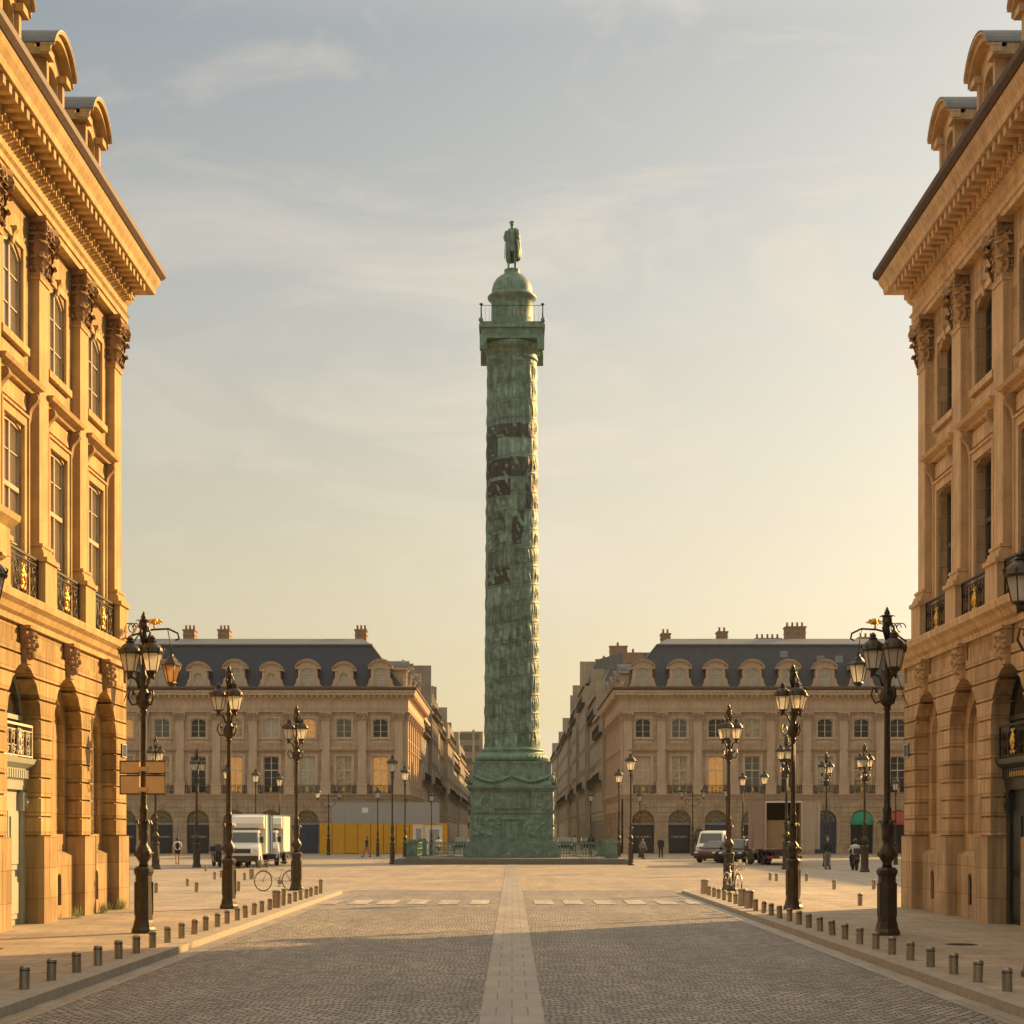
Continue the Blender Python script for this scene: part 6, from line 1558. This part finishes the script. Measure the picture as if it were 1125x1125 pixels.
# ------------------------------------------------------------------ people
def person(label, loc, rz, pose='stand', top='cl_dark', legs='cl_dark', hair='hair', shorts=False, bag=None, h=1.75):
    k = h/1.75; r = empty('person', loc, rz, label, 'person', None)
    if pose == 'walk': an = ((-.11, -.30, .06, -.36), (.11, .26, .20, .40)); 
    elif pose == 'ride': an = None
    else: an = ((-.10, .01, .05, .02), (.11, -.04, .04, .0))
    b = MB(); legp = []
    hip = .93
    for i, s in enumerate((-1, 1)):
        if pose == 'walk':
            d = -1 if i == 0 else 1
            P_ = [(s*.09, 0, hip), (s*.095, d*.17-.05, .50), (s*.10, d*.30, .10 if d < 0 else .14)]
        elif pose == 'ride': P_ = [(s*.10, .12, hip), (s*.18, -.30, .80), (s*.16, -.22, .38)]
        elif pose == 'sit': P_ = [(s*.10, .0, .50), (s*.13, -.40, .50), (s*.13, -.42, .10)]
        else: P_ = [(s*.09, 0, hip), (s*.11, .01, .50), (s*.12, .02, .09)]
        legp.append(P_)
        b.tube(P_, [.085, .06, .042], 10); b.ball(P_[0], .09, 8, 6); b.ball(P_[1], .06, 8, 6)
        b.ball((P_[2][0], P_[2][1]-.07, P_[2][2]-.045), (.045, .13, .045), 8, 6)
    dz = (-.43 if pose == 'sit' else 0); ly = (.06 if pose != 'ride' else .12)
    T = lambda x, y, z: (x, y+(ly*0 if pose == 'stand' else 0), z+dz)
    b.lathe([(.13, .90+dz), (.155, .97+dz), (.13, 1.10+dz), (.16, 1.28+dz), (.185, 1.40+dz), (.11, 1.47+dz), (.05, 1.50+dz)], 14, (0, .12 if pose == 'ride' else 0), ex=1.05, ey=.68)
    y0 = .12 if pose == 'ride' else 0
    b.tube([(0, y0, 1.44+dz), (0, y0-.01, 1.56+dz)], .052, 8); b.ball((0, y0-.02, 1.635+dz), (.075, .095, .115), 12, 9); b.ball((0, y0-.118, 1.62+dz), (.015, .022, .025), 6, 5)
    for s in (-1, 1): b.ball((s*.078, y0-.01, 1.63+dz), (.015, .02, .03), 6, 4)
    arms = []
    for i, s in enumerate((-1, 1)):
        if pose == 'walk': d = 1 if i == 0 else -1; A_ = [(s*.19, 0, 1.39), (s*.235, d*.08, 1.12), (s*.22, d*.14-.12, .88)]
        elif pose == 'ride': A_ = [(s*.19, .12, 1.39), (s*.27, -.10, 1.20), (s*.27, -.30, 1.08)]
        elif pose == 'sit': A_ = [(s*.19, 0, .96), (s*.23, -.08, .72), (s*.15, -.32, .58)]
        elif pose == 'bag': A_ = [(s*.19, 0, 1.39), (s*.24, .02, 1.12), (s*.12, -.20, 1.10)]
        else: A_ = [(s*.19, 0, 1.39), (s*.24, .03, 1.12), (s*.22, -.04, .87)]
        arms.append(A_); b.tube(A_, [.05, .04, .03], 8); b.ball(A_[0], .055, 8, 6)
        hx_, hy, hz_ = A_[2]; b.ball((hx_, hy-.02, hz_-.05), (.025, .035, .05), 8, 6)
        for f_ in range(4): b.tube([(hx_, hy-.05+f_*.02, hz_-.08), (hx_-s*.008, hy-.055+f_*.02, hz_-.125-.01*(f_ in (1, 2))), (hx_-s*.02, hy-.052+f_*.018, hz_-.155-.01*(f_ in (1, 2)))], .009, 5)
        b.tube([(hx_, hy-.045, hz_-.04), (hx_-s*.01, hy-.085, hz_-.09)], .010, 5)
    me = remesh(b, .013, M['skin'], 'body', 2); o = bpy.data.objects.new('body', me); COL.objects.link(o); o.parent = r
    t = MB(); t.lathe([(.155, .86+dz), (.172, .95+dz), (.150, 1.10+dz), (.178, 1.28+dz), (.202, 1.40+dz), (.13, 1.475+dz), (.075, 1.50+dz)], 16, (0, y0), ex=1.05, ey=.70)
    for A_ in arms:
        e = A_[1] if shorts else A_[2]; t.tube([A_[0], A_[1]]+([] if shorts else [A_[2]]), [.066, .055]+([] if shorts else [.045]), 9); t.ball(A_[0], .068, 8, 6)
    me = remesh(t, .016, M[top], 'jacket', 2); o = bpy.data.objects.new('shirt' if shorts else 'jacket', me); COL.objects.link(o); o.parent = r
    t = MB(); t.lathe([(.13, .80+dz), (.172, .90+dz), (.150, 1.02+dz)], 14, (0, y0), ex=1.05, ey=.72)
    for P_ in legp:
        if shorts:
            q = tuple((P_[0][j]+P_[1][j]*1.1)/2.1 for j in range(3)); t.tube([P_[0], q], [.105, .095], 9)
        else: t.tube(P_, [.10, .078, .062], 9); t.ball(P_[1], .078, 8, 6)
        t.ball(P_[0], .105, 8, 6)
    me = remesh(t, .016, M[legs], 'trousers', 2); o = bpy.data.objects.new('shorts' if shorts else 'trousers', me); COL.objects.link(o); o.parent = r
    t = MB()
    if pose == 'ride': t.ball((0, y0-.0, 1.66+dz), (.125, .145, .14), 14, 10); t.build('helmet', M['black_paint'], r)
    else: t.ball((0, y0+.012, 1.665+dz), (.083, .10, .105), 12, 9); t.ball((0, y0+.05, 1.60+dz), (.07, .06, .09), 10, 7); t.build('hair', M[hair], r)
    t = MB()
    for P_ in legp: t.ball((P_[2][0], P_[2][1]-.07, P_[2][2]-.045), (.052, .145, .05), 10, 6)
    t.build('shoes', M['plastic'], r)
    if bag:
        t = MB(); t.ball((0, .19, 1.22), (.15, .10, .22), 10, 8); bo = t.build('backpack', M[bag])
        bo.matrix_world = Matrix.Translation(loc) @ Matrix.Rotation(rz, 4, 'Z') @ Matrix.Scale(k, 4); tag(bo, 'dark backpack worn by the walking person in white on the left', 'backpack')
    r.scale = (k,)*3
    return r
x, y = gp(195, 950); person('person in a white top and dark shorts walking left of the white truck', (x, y, 0), R(195), 'walk', 'cl_white', 'cl_dark', shorts=True, bag='cl_dark')
x, y = gp(909, 955); person('person in dark clothes standing right of the lorry, before a lamp', (x, y, 0), R(20), 'stand', 'cl_dark', 'cl_grey', h=1.8)
x, y = gp(726, 942.5); person('person in a dark suit standing between the first two shopfronts', (x, y, 0), R(0), 'stand', 'cl_dark', 'cl_dark', h=1.72)
x, y = gp(706, 944); person('person in a grey jacket in front of the first dark shopfront', (x, y, 0), R(30), 'walk', 'cl_grey', 'cl_dark', h=1.6)
x, y = gp(403, 942); person('person in a dark top and pink trousers before the yellow hoarding', (x, y, 0), R(-60), 'walk', 'cl_dark', 'cl_pink', h=1.7)
x, y = gp(986, 949); person('person in black standing by the lamp before the red awning', (x+.5, y, 0), R(10), 'stand', 'cl_dark', 'cl_dark', h=1.75)
person('scooter rider in a white jacket and dark helmet seen from behind', (xx, yy-.0, -.10), R(178), 'ride', 'cl_white', 'cl_dark', h=1.78)

person('person in a pale top walking into the street right of the column', (6.6, 183, 0), R(170), 'walk', 'cl_white', 'cl_dark', h=1.75)
person('person in dark clothes beside the parked car right of the column', (8.0, 176, 0), R(10), 'stand', 'cl_dark', 'cl_dark', h=1.8)
person('person in a white top just left of the column pedestal', (-5.6, 132, 0), R(200), 'walk', 'cl_white', 'cl_dark', shorts=True, h=1.78)
car('black car parked in the street just right of the column pedestal', (5.9, 192, 0), R(0))
car('maroon car parked deeper in the street right of the column', (8.9, 203, 0), R(180), 'maroon')
car('black car in the street mouth left of the column pedestal', (-5.6, 190, 0), R(0))

# box shrub in a tub by the right shopfronts
tub = empty('potted_shrub', (at(769, 166), 166.5, 0), 0, 'dark clipped shrub in a tub left of the third shopfront, behind the white van', 'plant')
b = MB(); b.lathe([(.3, 0), (.42, .5), (.45, .55), (.4, .56)], 16); b.build('tub', M['lead'], tub)
b = MB(); b.tube([(0, 0, .5), (.02, 0, 1.2)], .04, 6); b.build('trunk', M['box_tan'], tub)
b = MB()
for _ in range(1100):
    d = Vector((rnd.gauss(0, 1), rnd.gauss(0, 1), rnd.gauss(0, 1))).normalized()*rnd.uniform(.75, 1.05); p = Vector((d.x*.5, d.y*.5, 1.55+d.z*.95)); u = Vector((rnd.gauss(0, 1), rnd.gauss(0, 1), rnd.gauss(0, 1))).normalized()*.06; v = u.orthogonal().normalized()*.035
    b.poly([p-u, p+v, p+u, p-v])
b.build('crown', M['leafg'], tub)

# ------------------------------------------------------------------ thin morning haze over the whole place
hm = bpy.data.materials.new('haze'); hm.use_nodes = True; n = hm.node_tree.nodes
for k in list(n):
    if k.type != 'OUTPUT_MATERIAL': n.remove(k)
pv = n.new('ShaderNodeVolumePrincipled'); pv.inputs['Color'].default_value = (.96, .93, .88, 1); pv.inputs['Density'].default_value = .00008; pv.inputs['Anisotropy'].default_value = .35
hm.node_tree.links.new(pv.outputs[0], n['Material Output'].inputs['Volume'])
hb = MB(); hb.box(-1501, 1501, -301, 2401, -1.05, 47)
tag(hb.build('haze', hm), kind='stuff')
